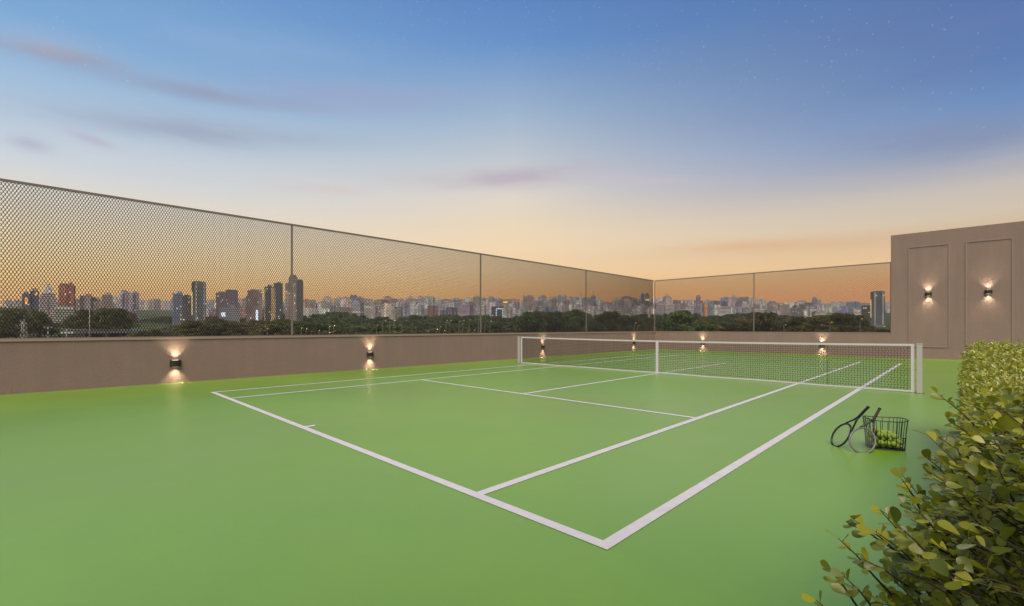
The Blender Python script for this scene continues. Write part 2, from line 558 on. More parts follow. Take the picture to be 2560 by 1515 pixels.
M['crown_olive'] = leaf_mat('olive_tree_leaf', [(0, (0.034, 0.034, 0.011)), (0.5, (0.066, 0.066, 0.018)), (1, (0.155, 0.138, 0.034))], 0.25, 0.7, 0.2, 0.6)
M['apartment'] = facade('apartment_facade', 2.6, 3.3, 0.50, 0.45, (0.10, 0.095, 0.09), 0.950, 0.42)
M['office'] = facade('glass_office_facade', 2.4, 3.8, 0.14, 0.42, (0.095, 0.092, 0.086), 0.955, 0.12, (0.95, 0.9, 0.55), 0.8)
M['banded'] = facade('banded_slab_facade', 40.0, 3.4, 0.0, 0.50, (0.075, 0.07, 0.07), 0.97, 0.1, glow=0.6)
M['roof'] = simple('flat_roof_concrete', (0.22, 0.21, 0.21), 0.9, var=0.2, scale=0.2)
M['concrete'] = simple('pale_concrete', (0.36, 0.35, 0.34), 0.85, var=0.2, scale=0.5)
M['lamp_bulb'] = glow_mat('warm_street_lamp_bulb', (1.0, 0.74, 0.25), 2.0)
M['soft_yellow'] = glow_mat('soft_yellow_lit_floors', (1.0, 0.75, 0.25), 0.8)
M['bulb_white'] = glow_mat('white_street_lamp_bulb', (0.9, 0.95, 1.0), 5.0)
M['sign_glow'] = glow_mat('blue_white_light_frame', (0.65, 0.8, 1.0), 0.9)
M['orange_glow'] = glow_mat('orange_lit_facade', (1.0, 0.42, 0.10), 0.7)


def ground_mat():
    mt, n, b = new_mat('park_and_city_ground')
    co = n.n('ShaderNodeTexCoord').outputs['Object']
    n1 = n.noise(co, 0.012, 5.0, 0.6)
    n2 = n.noise(co, 0.15, 4.0, 0.6)
    c = n.ramp(n1, [(0.35, (0.030, 0.045, 0.014)), (0.52, (0.055, 0.085, 0.018)), (0.60, (0.10, 0.095, 0.075)), (0.75, (0.06, 0.06, 0.05))])
    f = n.m('MULTIPLY_ADD', n2, 0.8, 0.6)
    n.link(n.mix(1.0, c, n.comb(f, f, f), 'MULTIPLY'), b.inputs['Base Color'])
    b.inputs['Roughness'].default_value = 0.95
    b.inputs['Specular IOR Level'].default_value = 0.1
    return mt


M['ground'] = ground_mat()

# ================================================================== THE COURT
XL, YB = -13.9, 28.0               # inner faces of the left and the back wall
WALL_H, CAP_H, FENCE_T = 1.215, 0.052, 4.97

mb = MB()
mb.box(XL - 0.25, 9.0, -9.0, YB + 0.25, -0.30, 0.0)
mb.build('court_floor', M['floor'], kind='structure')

mb = MB()
LW = 0.098
NY = 11.6
FARY = 23.08
S1, S2 = 5.011, 17.93


def rect(x0, x1, y0, y1):
    z = 0.004
    mb.add([(x0, y0, z), (x1, y0, z), (x1, y1, z), (x0, y1, z)], [(0, 1, 2, 3)])


rect(-10.97, 0, 0, LW)                                   # near baseline
rect(-10.97, 0, FARY - LW, FARY)                         # far baseline
for x0 in (-10.97, -LW):                                 # doubles sidelines
    rect(x0, x0 + LW, LW, FARY - LW)
SX0, SX1 = -9.62, -1.381 - 0.0
rect(SX0, SX0 + LW, LW, FARY - LW)
rect(SX1 - LW, SX1, LW, FARY - LW)
for y in (S1, S2):
    rect(SX0 + LW, SX1 - LW, y - LW / 2, y + LW / 2)
CX = -5.485
rect(CX - LW / 2, CX + LW / 2, S1 + LW / 2, S2 - LW / 2)
rect(CX - LW / 2, CX + LW / 2, LW, LW + 0.14)
rect(CX - LW / 2, CX + LW / 2, FARY - LW - 0.18, FARY - LW)
mb.build('court_line_markings', M['line'], kind='structure')

# ------------------------------------------------------------------ walls
t = empty('parapet_wall', (XL, 10, 0), 'long low taupe stucco parapet wall along the left side of the court', 'wall')
mb = MB(); mb.box(-0.22, 0.0, -19.0, YB - 10 + 0.22, -0.28, WALL_H)
mb.build('wall_body', M['stucco'], t)
mb = MB(); mb.box(-0.25, 0.022, -19.0, YB - 10 + 0.25, WALL_H + 0.001, WALL_H + CAP_H)
mb.build('coping', M['coping'], t)
t = empty('parapet_wall', (-7.3, YB, 0), 'low taupe parapet wall closing the far end of the court', 'wall')
mb = MB(); mb.box(XL + 7.3 + 0.001, -0.80 + 7.3, 0.0, 0.22, -0.28, WALL_H + 0.03)
mb.build('wall_body', M['stucco'], t)
mb = MB(); mb.box(XL + 7.3 + 0.024, -0.80 + 7.3 - 0.003, -0.012, 0.24, WALL_H + 0.031, WALL_H + CAP_H)
mb.build('coping', M['coping'], t)

t = empty('panelled_wall', (3.0, YB, 0), 'tall taupe stucco wall with two moulded panels at the far right', 'wall')
mb = MB(); mb.box(-0.795 - 3.0, 9.0 - 3.0, 0.002, 0.40, -0.28, 6.335)
mb.build('wall_body', M['stucco'], t)


def moulding(x0, x1, z0, z1):
    m = MB()
    x0 -= 3.0; x1 -= 3.0
    for (off, wd, pr) in ((0.0, 0.060, 0.013), (0.015, 0.026, 0.024)):
        a0, a1, b0, b1 = x0 + off, x1 - off, z0 + off, z1 - off
        y0 = -pr; y1 = 0.001 if off == 0 else -0.0132
        m.box(a0, a1, y0, y1, b1 - wd, b1)
        m.box(a0, a1, y0, y1, b0, b0 + wd)
        m.box(a0, a0 + wd, y0, y1, b0 + wd, b1 - wd)
        m.box(a1 - wd, a1, y0, y1, b0 + wd, b1 - wd)
    m.build('panel_moulding', M['moulding'], t)


moulding(-0.115, 1.415, 0.555, 5.64)
moulding(1.945, 3.50, 0.555, 5.645)

# unseen block added behind the camera to shade the near end of the court
t = empty('added_shade_block', (-2.0, -7.5, 0), 'taupe unseen block added behind the near end of the court to shade it', 'building')
m = MB(); m.box(4.3, 11.0, -1.4, 3.4, 0.001, 5.8); m.build('wall_body', M['stucco'], t)
m = MB(); m.box(4.24, 11.06, -1.46, 3.46, 5.803, 5.90); m.build('coping', M['coping'], t)
m = MB(); m.box(7.0, 8.0, 3.403, 3.45, 0.003, 2.1); m.build('added_shade_block_door', M['lamp_metal'], t)

# ------------------------------------------------------------------ fences
PX, PZ = 0.0600, 0.1185


def chain_link(L, H, wire=0.0085):
    """flat hexagonal wire mesh of length L (x) and height H (z)"""
    ns = int(round(L / (PX / 2)))
    nr = int(round(H / (PZ / 2)))
    dx = L / ns
    dz = H / nr
    j = np.arange(nr + 1)
    zc = j * dz
    zz = np.stack([zc - dz * 0.26, zc + dz * 0.26], 1).ravel().clip(0, H)
    i = np.arange(ns)
    sgn = np.where((i[:, None] + j[None, :]) % 2 == 0, 1.0, -1.0)
    x = (i[:, None] + 0.5) * dx + sgn * (dx / 2 - wire * 0.25)
    x = np.repeat(x, 2, axis=1)                        # ns x 2(nr+1)
    npt = x.shape[1]
    P = np.zeros((ns, npt, 3)); P[..., 0] = x; P[..., 2] = zz[None, :]
    r = wire
    offs = np.array([[-r * 0.9, -r * 0.55, 0], [r * 0.9, -r * 0.55, 0], [0, r * 1.0, 0]])
    V = P[:, :, None, :] + offs[None, None, :, :]
    idx = np.arange(ns * npt * 3).reshape(ns, npt, 3)
    q = []
    for k in range(3):
        l = (k + 1) % 3
        q.append(np.stack([idx[:, :-1, k], idx[:, :-1, l], idx[:, 1:, l], idx[:, 1:, k]], -1).reshape(-1, 4))
    return V.reshape(-1, 3), np.concatenate(q)


def fence(name, label, origin, rz, bays, end_post_first, end_post_last):
    L = sum(bays)
    t = empty(name, origin, label, 'fence', None, rz)
    z0 = WALL_H + CAP_H
    rl = 0.030
    m = MB(); m.box(0, L, -0.027, 0.027, FENCE_T - 0.055, FENCE_T); m.build('top_rail', M['fence_metal'], t)
    m = MB(); m.box(0, L, -0.016, 0.016, z0 + 0.001, z0 + rl); m.build('bottom_rail', M['fence_metal'], t)
    xs = [0.0]
    for b_ in bays:
        xs.append(xs[-1] + b_)
    pm = {}
    for k, x in enumerate(xs):
        if (k == 0 and not end_post_first) or (k == len(xs) - 1 and not end_post_last):
            continue
        if 'p' not in pm:
            m = MB(); m.box(-0.025, 0.025, -0.025, 0.025, z0 + rl + 0.001, FENCE_T - 0.056)
            pm['p'] = m.mesh('post', M['fence_metal'])
        link('post', pm['p'], t, (x, 0, 0))
    for k, b_ in enumerate(bays):
        key = round(b_, 3)
        if key not in pm:
            v, q = chain_link(b_ - 0.06, FENCE_T - 0.056 - z0 - rl)
            pm[key] = fast_mesh('mesh_panel', v, q, M['wire'])
        link('mesh_panel', pm[key], t, (xs[k] + 0.03, 0, z0 + rl))
    return t


BAY = 8.318
fence('mesh_fence', 'long dark wire mesh fence with brown posts standing on the left parapet wall', (XL - 0.10, 27.9 - 4 * BAY, 0), R(90), [BAY] * 4, True, False)
fence('mesh_fence', 'shorter wire mesh fence on the far parapet between the corner and the tall wall', (XL - 0.10, YB + 0.10, 0), 0.0, [6.62, 6.575], True, True)


# ------------------------------------------------------------------ wall lamps
def make_lamp(label, x, y, z, rz):
    t = empty('wall_lamp', (x, y, z), label, 'wall lamp', 'black up and down wall lamps', rz)
    W, H, D = 0.125, 0.088, 0.105
    out = [(-W, -0.0), (-W, -0.045)] + [(-W + 2 * W * k / 10, -0.045 - (D - 0.045) * math.sin(math.pi * k / 10) ** 0.7) for k in range(1, 10)] + [(W, -0.045), (W, -0.0)]
    m = MB()
    m.prism(out, -H, H)                                    # curved outer shell
    m.build('body', M['lamp_metal'], t)
    for s in (-1, 1):
        m = MB()
        m.prism([(-0.075, -0.012), (-0.05, -0.075), (0.05, -0.075), (0.075, -0.012)], s * (H + 0.002) - 0.0015, s * (H + 0.002) + 0.0015)
        m.build('lens', M['lamp_glow'], t)
        d = bpy.data.lights.new('lamp_beam', 'SPOT')
        d.energy = 52.0
        d.color = (1.0, 0.82, 0.57)
        d.spot_size = R(98)
        d.spot_blend = 1.0
        d.shadow_soft_size = 0.06
        o = link('lamp_beam', d, t, (0, -0.088, s * (H + 0.012)))
        # aim along the wall, slightly towards it
        o.rotation_euler = Vector((0, -0.14, -s)).to_track_quat('Z', 'Y').to_euler()
    return t


LAMPS = [(-0.21, 'black up-down lamp on the left wall nearest to the camera'),
         (5.68, 'black up-down lamp on the left wall beside the left sideline, second from camera'),
         (15.53, 'black up-down lamp on the left wall behind the left end of the net'),
         (24.95, 'black up-down lamp on the left wall closest to the far corner')]
for y, lb in LAMPS:
    make_lamp(lb, XL, y, 0.543, R(90))
for x, z, lb in ((-10.507, 0.56, 'black up-down lamp low on the far parapet next to the corner'),
                 (-3.782, 0.56, 'black up-down lamp low on the far parapet behind the right half of the net'),
                 (0.646, 3.21, 'black lamp in the left moulded panel of the tall wall'),
                 (2.716, 3.21, 'black lamp in the right moulded panel of the tall wall')):
    make_lamp(lb, x, YB, z, 0.0)

# ------------------------------------------------------------------ net
NX0, NX1 = -11.745, 0.982
NTOP = lambda x: 1.109 + 0.046 * ((x - CX) / 6.4) ** 2
net = empty('tennis_net', (CX, NY, 0), 'tennis net of black cord with white tapes stretched across the court', 'net')
PN = 0.0595
nc = int(round((NX1 - NX0 - 0.13) / PN)); nrw = 18
xs = np.linspace(NX0 + 0.065, NX1 - 0.065, nc + 1)
tt = np.linspace(0, 1, nrw + 1)
gx = np.repeat(xs[:, None], nrw + 1, 1)
zt = np.array([NTOP(x) - 0.05 for x in xs])
gz = 0.045 + (zt[:, None] - 0.045) * tt[None, :]
jj = np.arange(nrw + 1)
gx = gx + np.where((jj % 2) == 0, 0.011, -0.011)[None, :]
gx[0] = xs[0]; gx[-1] = xs[-1]
ii = np.arange(nc + 1)
gz[:, 1:-1] += np.where((ii % 2) == 0, 0.0045, -0.0045)[:, None]
G = np.stack([gx - CX, np.zeros_like(gx), gz], -1)


def strands(P, r):
    """P: strands x points x 3 -> triangular tubes"""
    a, b_, _ = P.shape
    tan = np.gradient(P, axis=1)
    horiz = abs(tan[..., 0]).sum() > abs(tan[..., 2]).sum()
    o = np.array([[0, -r, -r], [0, -r, r], [0, r, 0]]) if horiz else np.array([[-r, -r, 0], [r, -r, 0], [0, r, 0]])
    V = P[:, :, None, :] + o[None, None]
    idx = np.arange(a * b_ * 3).reshape(a, b_, 3)
    q = [np.stack([idx[:, :-1, k], idx[:, :-1, (k + 1) % 3], idx[:, 1:, (k + 1) % 3], idx[:, 1:, k]], -1).reshape(-1, 4) for k in range(3)]
    return V.reshape(-1, 3), np.concatenate(q)


v1, q1 = strands(G, 0.0041)
v2, q2 = strands(np.swapaxes(G, 0, 1), 0.0038)
link('net_mesh', fast_mesh('net_mesh', np.concatenate([v1, v2]), np.concatenate([q1, q2 + len(v1)]), M['net_cord']), net)


def ribbon(name, x0, x1, zlo, zhi, th, mat, n=40):
    m = MB()
    X = np.linspace(x0, x1, n + 1)
    vs, fs = [], []
    for x in X:
        for (y, z) in ((-th, zlo(x)), (th, zlo(x)), (th, zhi(x)), (-th, zhi(x))):
            vs.append((x - CX, y, z))
    for i in range(n):
        for k in range(4):
            l = (k + 1) % 4
            fs.append((i * 4 + k, (i + 1) * 4 + k, (i + 1) * 4 + l, i * 4 + l))
    fs.append((3, 2, 1, 0)); fs.append((n * 4, n * 4 + 1, n * 4 + 2, n * 4 + 3))
    m.add([(a, b_, c) for a, b_, c in vs], fs)
    return m.build(name, mat, net)


ribbon('headband', NX0, NX1, lambda x: NTOP(x) - 0.050, NTOP, 0.011, M['net_white'])
ribbon('bottom_tape', NX0 + 0.064, NX1 - 0.064, lambda x: 0.012 + 0.004 * math.sin(x * 2.1), lambda x: 0.052 + 0.005 * math.sin(x * 2.1), 0.007, M['net_white'], 60)
for x0 in (NX0, NX1 - 0.064):
    ribbon('side_tape', x0, x0 + 0.064, lambda x: 0.012, lambda x: NTOP(x) - 0.0505, 0.009, M['net_white'], 2)
ribbon('centre_strap', CX - 0.046, CX + 0.046, lambda x: 0.010, lambda x: NTOP(x) + 0.002, 0.0135, M['net_white'], 2)
for x in (-10.21, -0.723):
    m = MB(); m.tube([(x - CX, 0.02, 0.006), (x - CX, 0.02, NTOP(x) - 0.054)], 0.0055, 8); m.build('singles_stick', M['net_cord'], net)
for z in (0.30, 0.55, 0.80, 1.06):
    m = MB(); m.tube([(NX1 - 0.03 - CX, 0, z), (1.074 - CX, 0, z + 0.005)], 0.004, 5); m.build('lacing_cord', M['net_cord'], net)
m = MB(); m.tube([(NX0 + 0.02 - CX, 0, 1.10), (-11.84 - CX, 0, 1.12)], 0.006, 5); m.build('lacing_cord', M['net_cord'], net)


def net_post(x, label):
    t = empty('net_post', (x, NY, 0), label, 'net post', 'square white net posts')
    m = MB(); m.box(-0.050, 0.050, -0.050, 0.050, 0.006, 1.145); m.build('post_tube', M['post_metal'], t)
    m = MB(); m.box(-0.054, 0.054, -0.054, 0.054, 1.146, 1.168); m.build('cap', M['post_metal'], t)
    m = MB(); m.prism([(0.085 * math.cos(a), 0.085 * math.sin(a)) for a in np.linspace(0, 2 * math.pi, 17)[:-1]], 0.0005, 0.006); m.build('ground_sleeve', M['lamp_metal'], t)


net_post(1.074, 'white square net post at the right end of the net')
net_post(-11.862, 'white square net post at the left end of the net near the wall')

# ------------------------------------------------------------------ ball basket, rackets, balls
BX, BY, BR = 1.058, 4.775, R(24)
bk = empty('ball_basket', (BX, BY, 0), 'black wire basket holding tennis balls on the green floor', 'basket', None, BR)


def loop(w_, d_, z, n=48, p=3.2, sag=0.0):
    out = []
    for k in range(n):
        a = 2 * math.pi * k / n
        c, s_ = math.cos(a), math.sin(a)
        x = w_ / 2 * abs(c) ** (2 / p) * math.copysign(1, c)
        y = d_ / 2 * abs(s_) ** (2 / p) * math.copysign(1, s_)
        out.append((x, y, z + sag * math.cos(2 * a)))
    return np.array(out)


TOPW, TOPD, BOTW, BOTD, BH = 0.435, 0.33, 0.375, 0.28, 0.375


def ring_at(z, n=48):
    f = z / BH
    return loop(BOTW + (TOPW - BOTW) * f ** 1.3, BOTD + (TOPD - BOTD) * f ** 1.3, z, n)


m = MB(); m.tube(loop(TOPW, TOPD, BH, sag=0.008), 0.0055, 6, True); m.build('rim', M['basket'], bk)
m = MB(); m.tube(ring_at(0.012), 0.005, 6, True)
for k in range(-3, 4):
    m.tube([(k * 0.052, -BOTD * 0.47, 0.012), (k * 0.052, BOTD * 0.47, 0.012)], 0.0035, 5)
for k in range(-2, 3):
    m.tube([(-BOTW * 0.47, k * 0.052, 0.016), (BOTW * 0.47, k * 0.052, 0.016)], 0.0035, 5)
m.build('base_grid', M['basket'], bk)
m = MB(); m.tube(ring_at(0.105)[40:48].tolist() + ring_at(0.105)[0:4].tolist(), 0.004, 5); m.build('lower_hoop', M['basket'], bk)
m = MB()
NWIRE = 26
for k in range(NWIRE):
    kk = k * 48 / NWIRE + 0.5
    i0 = int(kk) % 48; fr = kk - int(kk)
    # cut-out on the near right side: short wires there
    cut = i0 in (40, 41, 42, 43, 44, 45)
    pts = []
    for z in np.linspace(0.012, 0.165 if cut else BH, 7):
        rg = ring_at(z)
        pts.append(rg[i0] * (1 - fr) + rg[(i0 + 1) % 48] * fr)
    m.tube(pts, 0.0036, 5)
m.build('upright_wires', M['basket'], bk)
m = MB()
pts = []
for z in np.linspace(BH, 0.185, 5):
    pts.append(ring_at(z)[39])
for i0 in (40, 41, 42, 43, 44, 45, 46):
    pts.append(ring_at(0.165)[i0])
for z in np.linspace(0.185, BH, 5):
    pts.append(ring_at(z)[47])
m.tube(pts, 0.0052, 6)
m.build('dip_rail', M['basket'], bk)

# balls: packed in the basket with a small relaxation
br = 0.0335
nb = 52
P = np.zeros((nb, 3))
k = 0
lay = 0
while k < nb:
    z = 0.020 + br + lay * 0.053
    for gy in np.arange(-0.13, 0.131, 0.068):
        for gxx in np.arange(-0.185, 0.186, 0.0685):
            x, y = gxx + (lay % 2) * 0.032, gy + (lay % 2) * 0.030
            f = z / BH
            hw, hd = (BOTW + (TOPW - BOTW) * f) / 2 - br - 0.006, (BOTD + (TOPD - BOTD) * f) / 2 - br - 0.006
            if k < nb and (abs(x) / hw) ** 4 + (abs(y) / hd) ** 4 < 1.05 and not (lay >= 2 and x > 0.06):
                P[k] = (x, y, z); k += 1
    lay += 1
    if lay > 6:
        break
P = P[:k]
P += rng.normal(0, 0.004, P.shape)
for it in range(60):
    D = P[:, None] - P[None]
    dist = np.linalg.norm(D, axis=2) + np.eye(len(P))
    ov = np.clip(2 * br * 1.005 - dist, 0, None) * (1 - np.eye(len(P)))
    P += (D / dist[..., None] * ov[..., None]).sum(1) * 0.35
    P[:, 2] -= 0.0006
    P[:, 2] = P[:, 2].clip(0.020 + br, None)
    f = P[:, 2] / BH
    hw, hd = (BOTW + (TOPW - BOTW) * f) / 2 - br - 0.005, (BOTD + (TOPD - BOTD) * f) / 2 - br - 0.005
    q = ((abs(P[:, 0]) / hw) ** 4 + (abs(P[:, 1]) / hd) ** 4) ** 0.25
    s_ = np.where(q > 1, 1 / q, 1)
    P[:, 0] *= s_; P[:, 1] *= s_
m = MB(); m.sphere((0, 0, 0), br, 16, 10)
ballm = m.mesh('tennis_ball', M['ball'])
cb, sb = math.cos(BR), math.sin(BR)
for p in P:
    o = link('tennis_ball', ballm, None, (BX + cb * p[0] - sb * p[1], BY + sb * p[0] + cb * p[1], p[2]),
             label='yellow green tennis ball heaped in the black wire basket', cat='ball', group='tennis balls in the wire basket')
    o.rotation_euler = tuple(rng.uniform(0, 6.28, 3))


def racket(label, tip_uv, end_uv, roll, frame_mat, zt=0.012, dz=0.0):
    """tip on the ground at tip pixel; butt end seen at end pixel, length 0.685"""
    T = at(tip_uv[0], (CAM[2] - zt) * 1138.491 / (tip_uv[1] - 819.673), tip_uv[1])
    best = None
    for d in np.linspace(4.5, 7.5, 3001):
        E = at(end_uv[0], d, end_uv[1])
        e = abs(np.linalg.norm(E - T) - 0.685) + max(0.0, dz * (5.9 - d))
        if best is None or e < best[0]:
            best = (e, E)
    E = best[1]
    ax = (E - T) / np.linalg.norm(E - T)
    view = np.array(CAM) - (T + E) / 2
    n0 = view - ax * np.dot(view, ax); n0 /= np.linalg.norm(n0)
    s0 = np.cross(n0, ax)
    nrm = n0 * math.cos(roll) + s0 * math.sin(roll)
    side = np.cross(ax, nrm)
    t = empty('tennis_racket', (0, 0, 0), label, 'tennis racket', 'tennis rackets leaning on the basket')
    Mx = Matrix((tuple(side) + (T[0],), tuple(ax) + (T[1],), tuple(nrm) + (T[2],), (0, 0, 0, 1)))
    Mx = Matrix(((side[0], ax[0], nrm[0], T[0]), (side[1], ax[1], nrm[1], T[1]), (side[2], ax[2], nrm[2], T[2]), (0, 0, 0, 1)))
    t.matrix_world = Mx
    HL, HW = 0.345, 0.262
    cy = HL / 2
    head = [((HW / 2) * math.sin(a) * (1.0 + 0.05 * math.cos(a)), cy - (HL / 2) * math.cos(a), 0) for a in np.linspace(0, 2 * math.pi, 49)[:-1]]
    m = MB(); m.tube(head, 0.0115, 8, True); m.build('head_frame', frame_mat, t)
    m = MB()
    for s in (-1, 1):
        m.tube([(s * 0.088, 0.305, 0), (s * 0.070, 0.345, 0), (s * 0.042, 0.40, 0), (s * 0.020, 0.445, 0), (s * 0.011, 0.48, 0)], [0.0095, 0.010, 0.0105, 0.011, 0.012], 8)
    m.build('throat', M['racket_black'], t)
    m = MB()
    for k in range(-8, 9):
        x = k * 0.0145
        h = HL / 2 * math.sqrt(max(0.0, 1 - (x / (HW / 2)) ** 2))
        m.tube([(x, cy - h, 0), (x, cy + h, 0)], 0.0007, 4)
    for k in range(-9, 10):
        y = k * 0.0172
        h = HW / 2 * math.sqrt(max(0.0, 1 - (y / (HL / 2)) ** 2))
        m.tube([(-h, cy + y, 0.0008), (h, cy + y, 0.0008)], 0.0007, 4)
    m.build('strings', M['string'], t)
    m = MB()
    ys = np.linspace(0.475, 0.672, 40)
    rr = [0.0150 + 0.0016 * ((k * 0.35) % 1.0) for k in range(40)]
    m.tube([(0, y, 0) for y in ys], rr, 8, smooth=False)
    m.tube([(0, 0.668, 0), (0, 0.678, 0), (0, 0.685, 0)], [0.0175, 0.0185, 0.0175], 8)
    m.build('grip', M['racket_grip'], t)
    return t


racket('black tennis racket with slim tilted head leaning on the left of the basket', (2081, 1110), (2171.6, 1016.4), R(52), M['racket_black'])
racket('grey framed tennis racket with its strings facing the camera, leaning on the basket', (2141.5, 1128.5), (2199.5, 1020.6), R(-14), M['racket_grey'])


# ------------------------------------------------------------------ hedge
def leaf_template(detail):
    if detail:
        ts = np.array([0.0, 0.18, 0.40, 0.62, 0.82, 0.95, 1.0]); ws = np.array([0.0, 0.12, 0.24, 0.32, 0.31, 0.19, 0.0])
        mid = [(0, t_, 0.10 * t_ * (1 - t_) * 0.0 - 0.12 * t_ * t_) for t_ in ts]
        vs = list(mid)
        K = len(ts)
        for s in (-1, 1):
            for t_, w_ in zip(ts[1:-1], ws[1:-1]):
                vs.append((s * w_, t_ + 0.02, 0.16 * w_ - 0.12 * t_ * t_))
        lft = [K + i for i in range(K - 2)]; rgt = [K + K - 2 + i for i in range(K - 2)]
        tr = [(0, 1, lft[0]), (K - 1, lft[-1], K - 2), (0, rgt[0], 1), (K - 1, K - 2, rgt[-1])]
        qd = []
        for i in range(K - 3):
            qd += [(1 + i, 2 + i, lft[i + 1], lft[i]), (1 + i, rgt[i], rgt[i + 1], 2 + i)]
        return np.array(vs), np.array(qd), np.array(tr)
    vs = np.array([(0, 0, 0), (0.27, 0.52, 0.07), (0, 1, -0.10), (-0.27, 0.52, 0.07), (0, 0.5, -0.01)])
    return vs, None, np.array([(0, 1, 4), (1, 2, 4), (2, 3, 4), (3, 0, 4)])


def scatter_leaves(pos, direc, up, size, detail):
    """place leaf templates: pos n x 3, direc = leaf axis, up = rough normal"""
    vs, qd, tr = leaf_template(detail)
    d = direc / (np.linalg.norm(direc, axis=1)[:, None] + 1e-9)
    s = np.cross(d, up); s /= np.linalg.norm(s, axis=1)[:, None] + 1e-9
    n_ = np.cross(s, d)
    wj = rng.uniform(0.85, 1.2, len(pos))
    V = pos[:, None, :] + size[:, None, None] * (vs[None, :, 0, None] * wj[:, None, None] * s[:, None, :] + vs[None, :, 1, None] * d[:, None, :] + vs[None, :, 2, None] * n_[:, None, :])
    k = len(vs)
    base = (np.arange(len(pos)) * k)[:, None, None]
    Q = (qd[None] + base).reshape(-1, 4) if qd is not None else None
    T = (tr[None] + base).reshape(-1, 3)
    return V.reshape(-1, 3), Q, T


def twig_leaves(o, d, ln, nleaf, lsize):
    """leaves alternating along a twig from o in direction d"""
    d = d / np.linalg.norm(d)
    r0 = np.cross(d, rng.normal(size=3)); r0 /= np.linalg.norm(r0)
    r1 = np.cross(d, r0)
    pos, dr, up, sz = [], [], [], []
    for k in range(nleaf):
        f = (k + 0.8) / nleaf
        a = k * 2.4 + rng.uniform(-0.4, 0.4)
        sd = math.cos(a) * r0 + math.sin(a) * r1
        tip = 0.35 + 0.9 * f * f
        dv = sd * 0.9 + d * tip + np.array([0, 0, 0.25])
        pos.append(o + d * ln * f); dr.append(dv)
        up.append(d * 0.5 + np.array([0, 0, 0.9]) + rng.normal(0, 0.35, 3)); sz.append(lsize * rng.uniform(0.7, 1.15))
    return pos, dr, up, sz


HY0, HY1 = -0.95, 6.2
YS = 1.25                                                 # where the shrub ends and the clipped hedge begins


def hz(y):
    return float(np.interp(y, [-1, 0.5, 1.3, 2.2, 4, 6.2], [1.24, 1.22, 1.12, 1.08, 1.19, 1.325]))


def face_x(y, z):
    fl = min(1.0, max(0.0, (0.9 - y) / 1.4))
    top = max(0.0, z - (hz(y) - 0.24))
    return 1.775 - fl * min(0.27, 0.60 * max(0.0, 1.16 - z)) + 3.2 * top * top


OFF = np.array([2.3, 3.5, 0])
near = [[], [], [], []]; far = [[], [], [], []]
twn, twf = MB(), MB()


def put(store, tw):
    for a, b_ in zip(store, tw):
        a.extend(b_)


for k in range(700):                                      # broad leaved shrub near the camera
    y = HY0 + (YS + 0.25 - HY0) * rng.random() ** 1.1
    which = rng.random()
    H_ = hz(y)
    if which < 0.60:                                      # court-side face
        z = 0.12 + (H_ - 0.12) * rng.random() ** 0.75
        x = face_x(y, z) + 0.12 + 0.20 * rng.random() ** 2
        out = np.array([-0.8, -0.30 + 0.3 * rng.normal(), 0.45 + 0.3 * rng.normal()])
    elif which < 0.86:                                    # top
        x = 1.84 + 0.9 * rng.random(); z = H_ - 0.13 - 0.1 * rng.random()
        out = np.array([-0.15 + 0.3 * rng.normal(), 0.35 * rng.normal(), 1.0])
    else:                                                 # end face
        z = 0.2 + (H_ - 0.25) * rng.random(); x = face_x(HY0, z) + 0.14 + 0.8 * rng.random(); y = HY0 + 0.14 + 0.1 * rng.random()
        out = np.array([-0.2, -0.8, 0.5 + 0.3 * rng.normal()])
    ln = rng.uniform(0.07, 0.15)
    o = np.array([x, y, z]); dv = out / np.linalg.norm(out)
    put(near, twig_leaves(o, dv, ln, rng.integers(5, 9), 0.046))
    e = o + dv * ln * 0.98
    twn.tube([o - dv * 0.10 - OFF, o + dv * ln * 0.5 + np.array([0, 0, 0.005]) - OFF, e - OFF], [0.0030, 0.0020, 0.0010], 4)
for k in range(5600):                                     # clipped hedge further along
    y = YS + 0.1 + (HY1 - YS - 0.1) * rng.random()
    H_ = hz(y)
    if rng.random() < 0.52:
        z = 0.05 + (H_ - 0.08) * rng.random()
        x = face_x(y, z) + 0.03 + 0.15 * rng.random()
        out = np.array([-0.9, 0.4 * rng.normal(), 0.5])
    else:
        x = 1.90 + 1.1 * rng.random() ** 1.2; z = H_ - 0.03 - 0.12 * rng.random()
        out = np.array([-0.15 + 0.4 * rng.normal(), 0.4 * rng.normal(), 1.0])
    put(far, twig_leaves(np.array([x, y, z]), out, rng.uniform(0.05, 0.10), 7, 0.041))
for k in range(260):                                      # far end face
    put(far, twig_leaves(np.array([1.85 + 1.1 * rng.random(), HY1 - 0.03, 0.05 + 1.2 * rng.random()]), np.array([-0.2, 0.9, 0.5]), 0.1, 7, 0.040))
for k in range(2600):                                     # inner leaves behind the shell
    y = HY0 + 0.12 + (HY1 - HY0 - 0.25) * rng.random()
    z = 0.1 + (hz(y) - 0.22) * rng.random()
    x = face_x(y, z) + 0.2 + 0.12 * rng.random()
    put(far if y > YS else near, twig_leaves(np.array([x, y, z]), rng.normal(size=3) + np.array([-0.6, 0, 0.4]), 0.12, 5, 0.040))
